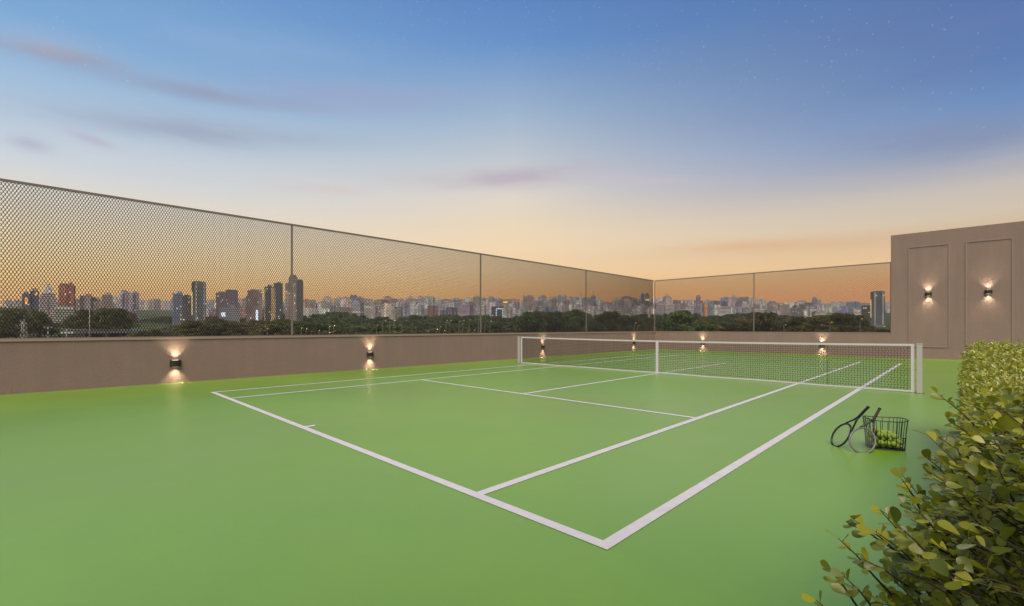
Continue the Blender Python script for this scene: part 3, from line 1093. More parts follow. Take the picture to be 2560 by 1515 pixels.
# long shoots that stand out of the shrub towards the court
for (u, v_, d, du, dv_) in ((2345, 985, 2.0, 110, 95), (2345, 1090, 1.75, 80, 70), (2318, 1145, 1.7, 60, 60), (2255, 1198, 1.55, 50, 85), (2120, 1308, 1.6, 120, 70), (2095, 1345, 1.5, 90, 95),
                           (2075, 1425, 1.45, 60, 80), (2135, 1300, 1.4, 120, 90), (2200, 1275, 1.5, 80, 100), (2040, 1500, 1.4, 70, 70), (2110, 1440, 1.35, 80, 90), (2190, 1330, 1.3, 110, 90),
                           (2280, 1260, 1.35, 90, 110), (2160, 1400, 1.3, 100, 60), (2240, 1310, 1.25, 100, 100), (2325, 1180, 1.5, 90, 70), (2370, 1050, 1.8, 80, 60)):
    e = at(u, d, v_); o = at(u + du, d + 0.06, v_ + dv_)
    dv = e - o; ln = np.linalg.norm(dv)
    put(near, twig_leaves(o, dv, ln * 1.02, max(5, int(ln / 0.024)), 0.044))
    twn.tube([o - dv * 0.8 - OFF, o - OFF, o + dv * 0.5 + np.array([0, 0, 0.008]) - OFF, e - OFF], [0.005, 0.0036, 0.0026, 0.0012], 5)


for k in range(46):                                       # more loose sprigs along the near face
    y = HY0 + 0.1 + 1.7 * rng.random(); z = 0.45 + 0.72 * rng.random()
    o = np.array([face_x(y, z) + 0.13, y, z])
    dv = np.array([-0.75 + 0.25 * rng.normal(), -0.2 + 0.35 * rng.normal(), 0.55 + 0.3 * rng.normal()]); dv /= np.linalg.norm(dv)
    ln = rng.uniform(0.14, 0.24)
    put(near, twig_leaves(o, dv, ln, int(ln / 0.028), 0.044))
    twn.tube([o - dv * 0.2 - OFF, o - OFF, o + dv * ln * 0.5 + np.array([0, 0, 0.006]) - OFF, o + dv * ln - OFF], [0.0045, 0.0034, 0.0024, 0.0011], 5)


def stems(tw, ya, yb, n_, th):
    for k in range(n_):
        y = ya + (yb - ya) * (k + rng.random()) / n_
        tgt = np.array([1.95 + 0.30 * rng.random(), y + 0.3 * rng.normal(), 0.65 + 0.3 * rng.random()])
        a = np.array([2.2 + 0.3 * rng.random(), y, 0.0])
        mid = (a + tgt) / 2 + np.array([0.05 * rng.normal(), 0.08 * rng.normal(), 0.05])
        tw.tube([a - OFF, mid - OFF, tgt - OFF], [th, th * 0.7, th * 0.4], 6)
        for q_ in range(4):
            b2 = tgt + np.array([-0.22 * rng.random() - 0.02, 0.3 * rng.normal(), 0.05 + 0.25 * rng.random()])
            b2[2] = min(b2[2], hz(y) - 0.12)
            tw.tube([mid - OFF, (mid + b2) / 2 + np.array([0, 0, 0.03]) - OFF, b2 - OFF], [th * 0.45, th * 0.3, th * 0.18], 5)


stems(twn, HY0 + 0.3, YS, 20, 0.016)
stems(twf, YS + 0.3, HY1 - 0.3, 14, 0.016)
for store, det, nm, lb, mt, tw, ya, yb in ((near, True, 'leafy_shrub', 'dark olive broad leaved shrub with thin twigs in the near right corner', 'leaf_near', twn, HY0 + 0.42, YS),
                                          (far, False, 'clipped_hedge', 'sunlit yellow green clipped hedge at the right edge behind the shrub', 'leaf_far_lit', twf, YS + 0.01, HY1 - 0.3)):
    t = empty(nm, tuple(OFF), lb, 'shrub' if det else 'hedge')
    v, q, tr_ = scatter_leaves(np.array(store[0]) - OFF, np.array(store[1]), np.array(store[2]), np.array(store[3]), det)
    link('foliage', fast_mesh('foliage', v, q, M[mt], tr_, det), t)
    tw.build('branches', M['twig'], t)
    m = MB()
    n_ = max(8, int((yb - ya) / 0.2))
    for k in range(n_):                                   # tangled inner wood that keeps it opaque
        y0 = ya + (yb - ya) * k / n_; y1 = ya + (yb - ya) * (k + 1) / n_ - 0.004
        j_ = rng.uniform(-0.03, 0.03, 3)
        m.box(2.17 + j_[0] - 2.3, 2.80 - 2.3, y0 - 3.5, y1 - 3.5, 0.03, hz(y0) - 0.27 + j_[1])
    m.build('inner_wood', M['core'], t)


# ================================================================== BEYOND THE COURT
def T(r):
    return float(np.interp(r, [0, 150, 250, 400, 700, 1000, 1500, 2000, 3000, 4000, 30000],
                           [-14, -12, -9.5, -7.5, -3, 6, 26, 50, 95, 104, 104]))


def ground_at(p):
    return T(math.hypot(p[0] - CAM[0], p[1] - CAM[1]))


m = MB()
rs = [0.5, 40, 80, 120, 170, 230, 300, 380, 480, 600, 750, 900, 1100, 1350, 1650, 2000, 2400, 2900, 3500, 4300]
NA = 96
vs, fs = [(0, 0, T(0))], []
for r in rs:
    for k in range(NA):
        a = 2 * math.pi * k / NA
        vs.append((r * math.cos(a), r * math.sin(a), T(r) + (0.6 * math.sin(a * 17 + r) if 100 < r < 1500 else 0)))
for k in range(NA):
    fs.append((0, 1 + k, 1 + (k + 1) % NA))
for i in range(len(rs) - 1):
    for k in range(NA):
        l = (k + 1) % NA
        fs.append((1 + i * NA + k, 1 + (i + 1) * NA + k, 1 + (i + 1) * NA + l, 1 + i * NA + l))
m.add(vs, fs, 0, None, True)
m.build('ground', M['ground'], loc=(CAM[0], CAM[1], 0), kind='structure')
# the building the court stands on
m = MB(); m.box(XL - 0.24, 8.99, -8.99, YB + 0.24, -16.0, -0.301)
m.build('podium_building', M['stucco'], label='taupe podium building that carries the rooftop court', cat='building')


# ------------------------------------------------------------------ trees
def crown_mesh(seed, mat, nclump, leaves, spread, leaf):
    rg = np.random.default_rng(seed)
    pos, dr, up, sz = [], [], [], []
    cl = []
    for k in range(nclump):
        a = rg.uniform(0, 6.283); h = rg.uniform(0, 1)
        rad = spread * (0.25 + 0.75 * math.sqrt(rg.random())) * (1.0 - 0.55 * max(0, h - 0.45) / 0.55) * (0.72 + 0.28 * min(1, h / 0.25))
        cl.append((rad * math.cos(a), rad * math.sin(a), 0.30 + 0.62 * h * (1 - 0.25 * (rad / spread) ** 2), rg.uniform(0.10, 0.17)))
    for (x, y, z, r) in cl:
        n_ = leaves
        v = rg.normal(size=(n_, 3)); v /= np.linalg.norm(v, axis=1)[:, None]
        rr = r * rg.uniform(0.55, 1.05, n_)[:, None]
        p = np.array([x, y, z]) + v * rr * np.array([1.15, 1.15, 0.8])
        pos.append(p); dr.append(rg.normal(size=(n_, 3))); up.append(v + 0.6 * rg.normal(size=(n_, 3))); sz.append(rg.uniform(0.6, 1.2, n_) * leaf)
    pos = np.concatenate(pos); dr = np.concatenate(dr); up = np.concatenate(up); sz = np.concatenate(sz)
    vs = np.array([(-0.5, 0, 0), (0.1, -0.45, 0.05), (0.55, 0.1, -0.05), (0.0, 0.5, 0.05)])
    d = dr / np.linalg.norm(dr, axis=1)[:, None]
    s = np.cross(d, up); s /= np.linalg.norm(s, axis=1)[:, None] + 1e-9
    n2 = np.cross(s, d)
    V = pos[:, None, :] + sz[:, None, None] * (vs[None, :, 0, None] * d[:, None] + vs[None, :, 1, None] * s[:, None] + vs[None, :, 2, None] * n2[:, None])
    Q = np.arange(len(pos) * 4).reshape(-1, 4)
    tr_ = MB()
    tr_.tube([(0, 0, -0.05), (0.01, 0, 0.2), (-0.005, 0.01, 0.42), (0, 0, 0.6)], [0.030, 0.022, 0.016, 0.008], 7)
    for (x, y, z, r) in cl[:7]:
        tr_.tube([(0, 0, 0.24), (x * 0.5, y * 0.5, 0.24 + (z - 0.24) * 0.6), (x, y, z)], [0.012, 0.008, 0.003], 5)
    return fast_mesh('crown', V.reshape(-1, 3), Q, mat), tr_.mesh('trunk', M['bark'])


PROTO = {}
for kind, mt in (('dark', 'crown_dark'), ('green', 'crown_green'), ('olive', 'crown_olive')):
    PROTO[kind] = [crown_mesh(31 * i + hash(len(kind)) % 7, M[mt], 26, 120, (0.44, 0.36, 0.40)[i], 0.062) for i in range(3)]

BAYS = [(0, 733, 'first'), (733, 1205, 'second'), (1205, 1469, 'third'), (1469, 1637, 'fourth'), (1637, 1886, 'fifth'), (1886, 2240, 'sixth')]


def ordinal(k):
    return '%d%s' % (k, 'th' if 10 <= k % 100 <= 20 else {1: 'st', 2: 'nd', 3: 'rd'}.get(k % 10, 'th'))


def bay_of(u):
    for a, b_, nme in BAYS:
        if u < b_:
            return nme
    return 'sixth'


counts = {}
tree_src = {}


def plant(u, vtop, d, wpx, kind, row):
    p = at(u, d)
    g = ground_at(p)
    ztop = CAM[2] + (819.673 - vtop) * d / 1138.491
    h = max(6.0, ztop - g + 0.3)
    cm, tm = PROTO[kind][random.randrange(3)]
    sc = wpx * d / 1138.491 / 0.95
    key = (row, bay_of(u)); counts[key] = counts.get(key, 0) + 1
    lb = '%s tree, %s from left in %s tree row behind the %s mesh bay' % ({'dark': 'dark', 'green': 'green', 'olive': 'olive'}[kind], ordinal(counts[key]), row, bay_of(u))
    t = empty('park_tree', (p[0], p[1], ztop - h), lb, 'tree', 'trees in the park beyond the fence', rng.uniform(0, 6.28))
    t.scale = (sc, sc, h)
    link('crown', cm, t); link('trunk', tm, t)


PU = [0, 60, 100, 128, 165, 205, 250, 290, 322, 338, 400, 450, 500, 540, 600, 660, 700, 760, 810, 860, 900, 930, 960, 985, 1010, 1050, 1080, 1130, 1180, 1240, 1270, 1290, 1320, 1355, 1400, 1440,
      1465, 1480, 1510, 1540, 1560, 1600, 1640, 1720, 1735, 1745, 1800, 1830, 1860, 1900, 1930, 1960, 2000, 2020, 2050, 2080, 2105, 2140, 2160, 2180, 2240]
PV = [770, 769, 775, 790, 790, 774, 767, 768, 775, 800, 788, 795, 790, 786, 794, 785, 776, 784, 780, 775, 780, 792, 786, 798, 789, 785, 788, 782, 785, 787, 791, 784, 775, 772, 776, 772,
      778, 785, 775, 778, 785, 783, 782, 774, 778, 787, 788, 783, 780, 778, 781, 790, 786, 790, 787, 783, 779, 783, 796, 814, 812]


def kind_at(u):
    x = random.random()
    if u < 720:
        return 'dark' if x < 0.75 else 'olive'
    if u < 1560:
        return 'green' if x < 0.8 else 'dark'
    if u < 1840:
        return 'green' if x < 0.6 else 'olive'
    return 'olive' if x < 0.75 else 'dark'


u = -6.0
while u < 2236:                                           # far row makes the tree line under the city
    st = random.uniform(19, 30)
    v = float(np.interp(u, PU, PV)) + random.uniform(0, 5)
    plant(u, v, random.uniform(760, 980), st * 1.9, kind_at(u), 'far')
    u += st
u = -4.0
while u < 2236:                                           # middle row
    st = random.uniform(26, 40)
    v = float(np.interp(u, PU, PV)) + random.uniform(9, 20)
    if not (335 < u < 425):
        plant(u, min(v, 826), random.uniform(470, 640), st * 1.9, kind_at(u), 'middle')
    u += st
u = 0.0
while u < 2236:                                           # near row, close under the wall
    st = random.uniform(36, 56)
    v = float(np.interp(u, PU, PV)) * 0.35 + 826 * 0.65 + random.uniform(-6, 8)
    if u < 430:
        v += 10
    plant(u, min(v, 842 - 8 * u / 1640), random.uniform(270, 390), st * 1.8, kind_at(u), 'near')
    u += st
for (u, v, wd, kd) in ((40, 771, 85, 'dark'), (95, 778, 60, 'dark'), (215, 774, 60, 'dark'), (258, 767, 75, 'dark'), (300, 772, 62, 'dark'), (478, 800, 70, 'olive'), (560, 806, 90, 'dark'), (680, 800, 90, 'dark'),
                       (1330, 775, 90, 'green'), (1385, 776, 80, 'green'), (1435, 773, 80, 'green'), (1520, 776, 85, 'olive'), (1575, 788, 70, 'olive'), (1700, 779, 95, 'green'), (1760, 795, 90, 'olive'),
                       (1915, 780, 70, 'olive'), (1985, 790, 80, 'olive'), (2050, 789, 70, 'olive'), (2100, 781, 75, 'dark'), (2140, 785, 60, 'dark')):
    plant(u, v, random.uniform(300, 360), wd, kd, 'tall')


# ------------------------------------------------------------------ city
def building(name, label, u0, u1, vtop, d, style, col, parts=(), depth=None, rz=None, vbase=None, group=None, outline=None):
    """a building seen between u0 and u1; parts add further boxes in fractions of width/height"""
    uc = (u0 + u1) / 2
    p = at(uc, d)
    r_ = math.hypot(p[0] - CAM[0], p[1] - CAM[1])
    g = ground_at(p) - 3.0
    zt = CAM[2] + (819.673 - vtop) * d / 1138.491
    wdt = (u1 - u0) * d / 1138.491
    H = max(9.0, zt - g)
    look = math.atan2(p[1] - CAM[1], p[0] - CAM[0]) - math.pi / 2
    ob_w = (u1 - u0) * d / 1138.491 * math.cos(math.atan((uc - 1280) / 1138.491))
    wdt = ob_w
    dp = depth if depth else wdt * random.uniform(0.6, 1.1)
    rot = look + (rz if rz is not None else 0.0)
    m_ = MB()
    W = wdt / 2
    if outline:
        m_.prism([(x * W, (y + 1) * dp / 2) for x, y in outline], 0, H, 0, 1)
    else:
        m_.box(-W, W, 0, dp, 0, H, 0, 1)
    o = m_.build(name, [M[style], M['roof']], None, loc=(p[0], p[1], g), rz=rot, label=label, cat='building', group=group)
    o.color = tuple(lin(col)) + (1,)
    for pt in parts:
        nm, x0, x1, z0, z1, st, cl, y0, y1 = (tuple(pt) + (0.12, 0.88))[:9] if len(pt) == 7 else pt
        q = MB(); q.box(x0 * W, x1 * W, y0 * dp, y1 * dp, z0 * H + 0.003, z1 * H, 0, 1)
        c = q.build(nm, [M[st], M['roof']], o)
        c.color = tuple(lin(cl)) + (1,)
    return o


GLS, APT, BND = 'office', 'apartment', 'banded'
rb = 'rooftop_block'
building('office_tower', 'dark blue tower with an orange lit strip at far left', 55, 76, 734, 820, GLS, (92, 104, 128),
         [('lit_strip', -0.3, 0.35, 0.62, 0.86, 'orange_glow', (255, 130, 60), -0.03, -0.002), (rb, -0.6, 0.5, 1.0, 1.06, APT, (139, 133, 139))])
building('office_tower', 'dark glass tower with pale crown behind the ziggurat building', 75, 98, 727, 830, GLS, (98, 110, 133), [(rb, -0.6, 0.7, 1.0, 1.08, APT, (175, 157, 151)), ('lit_panel', 0.1, 0.6, 0.86, 0.96, 'orange_glow', (230, 120, 80), -0.03, -0.002)])
building('stepped_apartments', 'pale stepped apartment block with white balconies and pointed top', 99, 143, 743, 700, BND, (205, 190, 185),
         [('upper_tier', -0.78, 0.82, 1.0, 1.13, BND, (195, 180, 178)), ('top_tier', -0.45, 0.42, 1.131, 1.32, APT, (190, 180, 182)), ('pinnacle', -0.2, 0.2, 1.321, 1.45, APT, (185, 178, 180)),
          ('side_fin', -1.04, -0.97, 0.0, 1.02, APT, (225, 205, 200), -0.04, 0.6), ('side_fin', 0.97, 1.04, 0.0, 1.02, APT, (225, 205, 200), -0.04, 0.6), ('stair_core', -0.1, 0.1, 0.0, 0.98, APT, (170, 145, 140), -0.02, -0.002)])
building('apartment_tower', 'tall reddish brown tower with chamfered top corners', 146, 189, 713, 740, APT, (169, 106, 83),
         [('crown_block', -0.8, 0.75, 1.0, 1.04, APT, (175, 122, 102)), ('tank_room', 0.35, 0.6, 1.041, 1.08, APT, (80, 80, 104))],
         outline=[(-1, -0.6), (-0.8, -1), (0.8, -1), (1, -0.6), (1, 0.6), (0.8, 1), (-0.8, 1), (-1, 0.6)])
building('apartment_block', 'pale green low block standing under the brown tower', 138, 186, 766, 690, BND, (165, 172, 155), [(rb, -0.3, 0.3, 1.0, 1.1, APT, (150, 155, 145))])
building('apartment_tower', 'grey apartment tower just right of the brown tower', 200, 232, 739, 900, APT, (150, 135, 130), [(rb, -0.2, 0.8, 1.0, 1.06, APT, (160, 145, 135))])
building('office_tower', 'small near black block between two pale houses', 227, 242, 746, 860, GLS, (57, 59, 74), [(rb, -0.5, 0.5, 1.0, 1.05, APT, (80, 80, 92))])
building('apartment_block', 'cream low block beside the black one', 234, 262, 754, 840, APT, (190, 165, 150), [(rb, -0.5, 0.1, 1.0, 1.1, APT, (180, 160, 150))])
building('apartment_tower', 'grey brown slab with pale roof terrace at left', 255, 282, 737, 880, BND, (169, 151, 137), [(rb, -0.4, 0.6, 1.0, 1.08, APT, (190, 180, 180))])
building('apartment_tower', 'mauve tower with dark window columns, left of its pair', 298, 325, 729, 980, APT, (175, 161, 175), [('window_column', -0.4, 0.0, 0.1, 0.95, GLS, (80, 83, 104), -0.02, -0.002), (rb, -0.6, 0.4, 1.0, 1.05, APT, (163, 151, 169))])
building('apartment_tower', 'mauve tower with dark window columns, right of its pair', 325, 348, 732, 990, APT, (150, 135, 145), [('window_column', -0.3, 0.2, 0.1, 0.95, GLS, (92, 92, 122), -0.02, -0.002), (rb, -0.3, 0.6, 1.0, 1.05, APT, (175, 161, 175))])
building('office_tower', 'blue grey tower left of the tall flared glass tower', 432, 457, 733, 800, GLS, (110, 125, 150), [('penthouse', -0.2, 0.9, 1.0, 1.06, APT, (150, 150, 165)), ('corner_column', -1.03, -0.8, 0.0, 0.99, APT, (104, 122, 139), -0.03, -0.002)])
building('office_tower', 'plain dark brown slab touching the flared glass tower', 457, 480, 739, 780, GLS, (83, 69, 74), [(rb, -0.7, 0.4, 1.0, 1.03, GLS, (69, 63, 69))])
for (a, b_, vt, dd, lb) in ((481, 515, 705, 720, 'tall dark glass tower with pale edges and yellow strip at left'), (2178, 2212, 729, 720, 'tall dark glass tower with pale edges next to the panelled wall')):
    building('flared_tower', lb, a, b_, vt, dd, GLS, (92, 102, 110),
             [('edge_column', -0.52, -0.36, 0.0, 0.985, APT, (168, 166, 164), -0.05, -0.002), ('edge_column', 0.66, 0.82, 0.0, 0.985, APT, (168, 166, 164), -0.05, -0.002), ('crown_flare', -1.12, -0.7, 0.80, 1.0, GLS, (94, 97, 104), 0.0, 0.8),
              ('lit_strip', -1.10, -0.84, 0.30, 0.78, 'soft_yellow', (250, 200, 60), 0.05, 0.3), ('podium', -0.9, 1.15, 0.0, 0.10, APT, (140, 145, 150), -0.2, -0.06), (rb, -0.8, 0.8, 1.0, 1.02, GLS, (92, 98, 104))])
building('office_tower', 'lower purple grey block left of its taller twin', 540, 566, 732, 950, GLS, (114, 103, 108), [(rb, -0.6, 0.8, 1.0, 1.04, GLS, (112, 100, 112))])
building('office_tower', 'purple grey block with rounded shoulders', 564, 595, 726, 940, GLS, (112, 100, 121), [('crown_block', -0.85, 0.85, 1.0, 1.025, GLS, (110, 98, 117))])
building('low_office', 'low pale office with bright shop lights under the purple block', 548, 600, 768, 800, BND, (150, 150, 160), [('lit_sign', -0.8, -0.4, 0.55, 0.75, 'sign_glow', (220, 230, 255), -0.02, -0.002), (rb, -0.2, 0.5, 1.0, 1.1, APT, (150, 145, 150))])
building('apartment_tower', 'brown grey tower with bright window column at its foot', 619, 656, 726, 760, APT, (149, 125, 122), [('side_wing', -1.15, -0.6, 0.0, 0.86, APT, (113, 92, 92), 0.1, 0.7), ('lit_column', 0.1, 0.42, 0.05, 0.50, 'sign_glow', (255, 250, 230), -0.02, -0.002), (rb, -0.6, 0.9, 1.0, 1.03, APT, (139, 122, 122))])
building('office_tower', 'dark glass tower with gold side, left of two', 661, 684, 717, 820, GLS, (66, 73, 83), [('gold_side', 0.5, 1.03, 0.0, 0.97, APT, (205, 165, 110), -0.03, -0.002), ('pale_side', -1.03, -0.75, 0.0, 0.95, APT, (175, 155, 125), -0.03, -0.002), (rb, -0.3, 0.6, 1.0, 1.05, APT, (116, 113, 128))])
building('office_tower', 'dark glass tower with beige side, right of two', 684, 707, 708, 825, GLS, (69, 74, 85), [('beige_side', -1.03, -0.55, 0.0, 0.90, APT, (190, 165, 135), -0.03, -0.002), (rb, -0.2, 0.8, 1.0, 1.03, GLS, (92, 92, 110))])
building('stepped_tower', 'tallest stepped tower standing right behind the first fence post', 713, 758, 708, 790, APT, (153, 137, 130),
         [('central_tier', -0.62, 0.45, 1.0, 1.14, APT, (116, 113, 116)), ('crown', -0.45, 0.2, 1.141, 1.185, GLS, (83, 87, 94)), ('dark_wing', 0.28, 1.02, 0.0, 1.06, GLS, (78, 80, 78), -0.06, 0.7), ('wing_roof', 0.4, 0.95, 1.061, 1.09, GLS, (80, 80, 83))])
building('media_building', 'black box building with a blue white light frame', 1228, 1258, 766, 1080, GLS, (54, 66, 94),
         [('light_frame', -0.2, 0.95, 0.40, 0.44, 'sign_glow', (200, 220, 255), -0.03, -0.002), ('light_frame', -0.2, 0.95, 0.86, 0.90, 'sign_glow', (200, 220, 255), -0.03, -0.002), ('light_frame', -0.2, -0.12, 0.44, 0.86, 'sign_glow', (200, 220, 255), -0.03, -0.002), ('light_frame', 0.87, 0.95, 0.44, 0.86, 'sign_glow', (200, 220, 255), -0.03, -0.002)])
building('apartment_tower', 'bright white narrow tower right of the black box building', 1258, 1267, 769, 1060, APT, (215, 210, 215), [(rb, -0.5, 0.5, 1.0, 1.04, APT, (200, 195, 200))])
building('apartment_tower', 'tan block with yellow lights above the white tower', 1255, 1271, 749, 1350, APT, (175, 145, 110), [('lit_panel', -0.6, 0.7, 0.86, 0.93, 'soft_yellow', (250, 210, 90), -0.03, -0.002)])
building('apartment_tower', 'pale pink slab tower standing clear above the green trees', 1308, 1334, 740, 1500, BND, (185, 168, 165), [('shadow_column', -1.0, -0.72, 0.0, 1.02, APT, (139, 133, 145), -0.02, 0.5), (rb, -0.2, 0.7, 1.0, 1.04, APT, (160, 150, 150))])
building('antenna_tower', 'dark tower carrying a thin lattice antenna mast', 1477, 1489, 740, 1550, APT, (118, 113, 128), [('antenna_mast', -0.05, 0.10, 1.0, 1.28, 'concrete', (116, 92, 92), 0.4, 0.6), ('mast_arm', -0.3, 1.0, 1.02, 1.035, 'concrete', (104, 92, 92), 0.4, 0.6)])
building('apartment_tower', 'dark twin tower near the corner post, left one', 1602, 1611, 736, 1700, APT, (104, 102, 118), [(rb, -0.4, 0.6, 1.0, 1.05, APT, (104, 102, 122))])
building('apartment_tower', 'dark twin tower near the corner post, right one', 1613, 1623, 735, 1710, APT, (110, 106, 122), [('lit_panel', -0.8, 0.9, 0.72, 0.80, 'soft_yellow', (220, 210, 100), -0.03, -0.002), (rb, -0.4, 0.4, 1.0, 1.05, APT, (110, 104, 122))])
building('apartment_block', 'orange lit block right of the corner post', 1659, 1671, 759, 1450, APT, (205, 130, 80), [(rb, -0.5, 0.5, 1.0, 1.06, APT, (190, 130, 90))])
building('apartment_tower', 'slender dark violet tower alone above the hill trees', 1740, 1751, 739, 1750, APT, (113, 104, 128), [('crown_block', -0.6, 0.6, 1.0, 1.03, APT, (110, 102, 122))])
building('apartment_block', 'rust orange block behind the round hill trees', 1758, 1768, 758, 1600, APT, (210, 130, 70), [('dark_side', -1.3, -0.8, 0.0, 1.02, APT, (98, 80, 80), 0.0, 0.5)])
building('framed_office', 'white framed low office with a grid of lit floors', 1795, 1830, 767, 1150, BND, (215, 205, 210), [('frame_side', -1.03, -0.9, 0.0, 1.03, APT, (225, 220, 225), -0.05, -0.002), ('frame_side', 0.9, 1.03, 0.0, 1.03, APT, (225, 220, 225), -0.05, -0.002), ('frame_top', -0.9, 0.9, 0.98, 1.03, APT, (225, 220, 225), -0.05, -0.002), ('blue_hall', -0.8, 0.0, 0.0, 0.4, GLS, (116, 151, 181), -0.04, -0.002)])
building('apartment_slab', 'wide grey brown slab above the olive trees', 1951, 1974, 762, 1250, BND, (169, 153, 142), [(rb, -0.5, 0.6, 1.0, 1.04, APT, (151, 142, 137))])
building('apartment_tower', 'tall blue grey tower standing out above the right skyline', 2030, 2042, 744, 1700, APT, (137, 133, 149), [(rb, -0.6, 0.4, 1.0, 1.03, APT, (128, 125, 139))])
building('office_tower', 'dark navy block with pale neighbour at right skyline', 1983, 1992, 764, 1300, GLS, (71, 78, 104), [(rb, -0.5, 0.5, 1.0, 1.04, APT, (92, 92, 110))])
building('office_tower', 'blue glass pair of slabs before the last dark block', 2128, 2150, 754, 1300, GLS, (122, 145, 175), [('joint_column', -0.1, 0.1, 0.0, 1.02, APT, (80, 98, 110), -0.04, -0.002)])
building('office_tower', 'near black brown block left of the right hand glass tower', 2153, 2177, 764, 790, GLS, (66, 57, 63), [(rb, -0.9, 0.9, 1.0, 1.015, GLS, (83, 90, 102))])

SKY_U = [0, 20, 60, 340, 350, 430, 740, 760, 845, 850, 892, 930, 955, 970, 985, 1075, 1090, 1130, 1200, 1215, 1245, 1260, 1310, 1350, 1440, 1470, 1500, 1540, 1560, 1600, 1660, 1680, 1740, 1790, 1810, 1880, 1890, 1910, 1990, 2040, 2060, 2130, 2240]
SKY_V = [758, 752, 748, 742, 748, 747, 746, 747, 745, 738, 739, 746, 738, 745, 741, 742, 746, 745, 742, 741, 742, 750, 747, 741, 742, 746, 752, 745, 742, 746, 743, 747, 750, 744, 743, 742, 744, 753, 752, 750, 755, 754, 758]
TONES = [((212, 208, 208), 'pale grey'), ((188, 178, 176), 'mauve grey'), ((160, 157, 160), 'slate grey'), ((226, 214, 204), 'cream'), ((200, 178, 164), 'beige'), ((142, 148, 166), 'blue grey'), ((165, 132, 118), 'brownish'), ((105, 105, 118), 'dark grey')]
SHAPES = ['tower', 'slab', 'stepped tower', 'twin topped tower']
bc = {}


def skyline(row, d0, d1, dv0, dv1, w0, w1, start, stop, skip):
    u = start
    while u < stop:
        wd = random.uniform(w0, w1)
        if any(a - 2 < u + wd / 2 < b_ + 2 for a, b_ in skip):
            u += wd; continue
        vt = float(np.interp(u, SKY_U, SKY_V)) + random.uniform(dv0, dv1)
        (col, nm) = random.choices(TONES, [3, 3, 3, 2, 1.5, 2, 1, 1.5])[0]
        col = tuple(min(255, max(0, c + random.randint(-10, 10))) for c in col)
        sh = random.choice(SHAPES)
        style = random.choices([APT, BND, GLS], [6, 2, 1.2])[0]
        if sh == 'tower':
            pts = [(rb, -0.5, random.uniform(0, 0.8), 1.0, random.uniform(1.02, 1.07), APT, col)]
        elif sh == 'slab':
            pts = [(rb, -0.8, random.uniform(-0.4, 0.3), 1.0, 1.03, APT, col), ('stair_core', -0.15, 0.15, 0.0, 1.02, APT, tuple(int(c * 0.7) for c in col), -0.06, -0.002)]
        elif sh == 'stepped tower':
            pts = [('upper_tier', -0.6, 0.6, 1.0, random.uniform(1.06, 1.14), APT, col), (rb, -0.3, 0.2, 1.141, 1.17, APT, col)]
        else:
            pts = [(rb, -0.85, -0.25, 1.0, 1.06, APT, col), (rb, 0.2, 0.8, 1.0, 1.05, APT, col)]
        key = (row, bay_of(u + wd / 2)); bc[key] = bc.get(key, 0) + 1
        lb = '%s %s, %s from left in %s city row behind %s mesh bay' % (nm, {'twin topped tower': 'twin tower'}.get(sh, sh), ordinal(bc[key]), row, key[1])
        building('apartment_tower' if 'tower' in sh else 'apartment_slab', lb, u, u + wd, vt, random.uniform(d0, d1), style, col, pts, rz=random.uniform(-0.5, 0.5), group='distant city buildings')
        u += wd * random.uniform(0.92, 1.12)


skyline('back', 2300, 2700, -1, 7, 16, 25, 15, 2235, [])
skyline('middle', 1650, 1900, 6, 18, 12, 19, 20, 2235, [(99, 143), (146, 189), (481, 515), (713, 758), (345, 432), (2178, 2212)])
skyline('front', 1150, 1300, 17, 30, 18, 32, 520, 2170, [(1223, 1271), (1790, 1835), (1735, 1775)])


# ------------------------------------------------------------------ lamps, mast and bridge in the park
def make_street_lamp(h, white=False, rad=0.24):
    pm, hm = MB(), MB()
    pm.tube([(0, 0, -1), (0, 0, h - 0.3)], [0.14, 0.08], 6)
    pm.tube([(0, 0, h - 0.3), (0.5, 0, h - 0.05), (0.9, 0, h)], 0.06, 5)
    hm.sphere((0.9, 0, h - 0.05), rad, 8, 6)
    return pm.mesh('pole', M['fence_metal']), hm.mesh('lamp_head', M['bulb_white'] if white else M['lamp_bulb'])


LP = [(942, 813), (957, 805), (975, 797), (985, 801), (1005, 804), (823, 816), (834, 814), (823, 831), (1115, 801), (1125, 801), (1147, 804), (1157, 800), (1173, 799), (1196, 798), (1225, 803),
      (1212, 811), (1099, 817), (1091, 823), (1109, 826), (1170, 826), (1184, 825), (1586, 807), (1594, 814), (1627, 816), (1040, 820), (1000, 831), (753, 820), (765, 822), (778, 829), (797, 826),
      (2075, 805), (2150, 797), (1960, 812), (650, 822), (668, 821)]
cnt = {}
for (u, v) in LP:
    d = random.uniform(225, 262)
    p = at(u, d, v); g = ground_at(p)
    pmesh, hmesh = make_street_lamp(p[2] - g, False, random.uniform(0.09, 0.20))
    b_ = bay_of(u); cnt[b_] = cnt.get(b_, 0) + 1
    t = empty('street_lamp', (p[0], p[1], g), 'lit street lamp on a thin pole among the trees, %s built in the %s mesh bay' % (ordinal(cnt[b_]), b_) if False else 'glowing park lamp at tree height, seen through the %s mesh bay' % b_, 'street lamp', 'glowing park lamps in the %s mesh bay' % b_)
    link('pole', pmesh, t); link('lamp_head', hmesh, t)

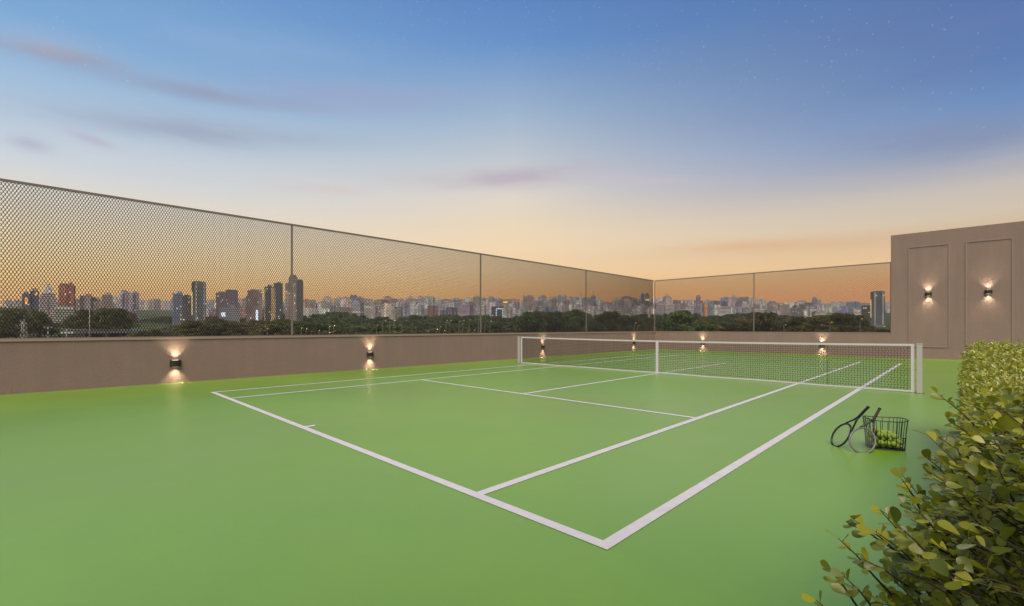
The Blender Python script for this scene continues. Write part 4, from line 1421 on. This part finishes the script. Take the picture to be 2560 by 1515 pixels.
# tall unlit poles with double arms on the left
for k, (u, v, lb) in enumerate(((120, 818, 'twin armed grey light pole above the left wall'), (166, 822, 'twin armed grey light pole beside the road bridge'), (224, 772, 'tall thin light mast before the dark trees'))):
    d = 235
    p = at(u, d, v); g = ground_at(p); h = p[2] - g
    t = empty('light_pole', (p[0], p[1], g), lb, 'light pole', None, YAW)
    m = MB(); m.tube([(0, 0, -1), (0, 0, h)], [0.22, 0.14], 8); m.build('pole', M['concrete'], t)
    for s in (-1, 1):
        m = MB(); m.tube([(0, 0, h - 0.6), (s * 1.2, 0, h), (s * 2.2, 0, h + 0.1)], 0.10, 5); m.build('arm', M['concrete'], t)
        m = MB(); m.box(s * 2.3 - 0.5, s * 2.3 + 0.5, -0.2, 0.2, h - 0.05, h + 0.15); m.build('lamp_head', M['concrete'], t)
# lattice mast with white panels
d = 230
p = at(60, d, 796); g = ground_at(p); h = p[2] - g
t = empty('lattice_mast', (p[0], p[1], g), 'white lattice mast with pale panels before the dark trees at left', 'mast', None, YAW)
m = MB()
hw = 1.15
for sx in (-1, 1):
    for sy in (-1, 1):
        m.tube([(sx * hw, sy * hw, -1), (sx * 0.5, sy * 0.5, h - 2)], 0.13, 5)
nz_ = 9
for k in range(nz_):
    za, zb = (h - 2) * k / nz_, (h - 2) * (k + 1) / nz_
    ra, rb_ = hw + (0.5 - hw) * k / nz_, hw + (0.5 - hw) * (k + 1) / nz_
    for s in (-1, 1):
        m.tube([(-ra, s * ra, za), (rb_, s * rb_, zb)], 0.07, 4); m.tube([(ra, s * ra, za), (-rb_, s * rb_, zb)], 0.07, 4)
        m.tube([(s * ra, -ra, za), (s * rb_, rb_, zb)], 0.07, 4)
m.build('lattice', M['concrete'], t)
m = MB(); m.box(-1.4, 1.4, -0.6, 0.6, h - 2.9, h - 2.6); m.build('platform', M['concrete'], t)
for k in range(-1, 2):
    m = MB(); m.box(k * 1.0 - 0.22, k * 1.0 + 0.22, -0.75, -0.62, h - 2.45, h - 1.3); m.build('antenna_panel', M['concrete'], t)
m = MB(); m.tube([(0, 0, h - 2.5), (0, 0, h + 1.2)], 0.12, 6); m.build('top_spike', M['post_metal'], t)
# road bridge
d = 250
pa, pb = at(168, d, 828), at(420, d + 70, 826)
mid = (pa + pb) / 2
L = np.linalg.norm((pb - pa)[:2]); rz = math.atan2(pb[1] - pa[1], pb[0] - pa[0])
t = empty('road_bridge', (mid[0], mid[1], mid[2]), 'pale concrete road bridge with railing above the left wall', 'bridge', None, rz)
m = MB(); m.box(-L / 2, L / 2, -4, 4, -1.4, -0.4); m.build('deck', M['concrete'], t)
for s in (-1, 1):
    m = MB(); m.box(-L / 2, L / 2, s * 3.9 - 0.12, s * 3.9 + 0.12, -0.397, 0.15); m.build('parapet', M['concrete'], t)
    m = MB()
    m.tube([(-L / 2, s * 3.9, 0.75), (L / 2, s * 3.9, 0.75)], 0.06, 5)
    for k in range(45):
        x = -L / 2 + L * (k + 0.5) / 45
        m.tube([(x, s * 3.9, 0.14), (x, s * 3.9, 0.75)], 0.05, 4)
    m.build('railing', M['post_metal'], t)
for k in range(5):
    x = -L / 2 + L * (k + 0.5) / 5
    m = MB(); m.box(x - 0.7, x + 0.7, -2.5, 2.5, -12, -1.401); m.build('pier', M['concrete'], t)

# ------------------------------------------------------------------ air
mt = bpy.data.materials.new('dusk_haze'); mt.use_nodes = True
nt = mt.node_tree; nt.nodes.clear()
vol = nt.nodes.new('ShaderNodeVolumePrincipled'); ou = nt.nodes.new('ShaderNodeOutputMaterial')
vol.inputs['Color'].default_value = (0.86, 0.80, 0.80, 1)
vol.inputs['Density'].default_value = 0.00010
nt.links.new(vol.outputs[0], ou.inputs['Volume'])
m = MB(); m.box(-4400, 4400, -4400, 4400, -18.0, 175.0)
m.build('haze', mt, loc=(CAM[0], CAM[1], 0), kind='stuff')
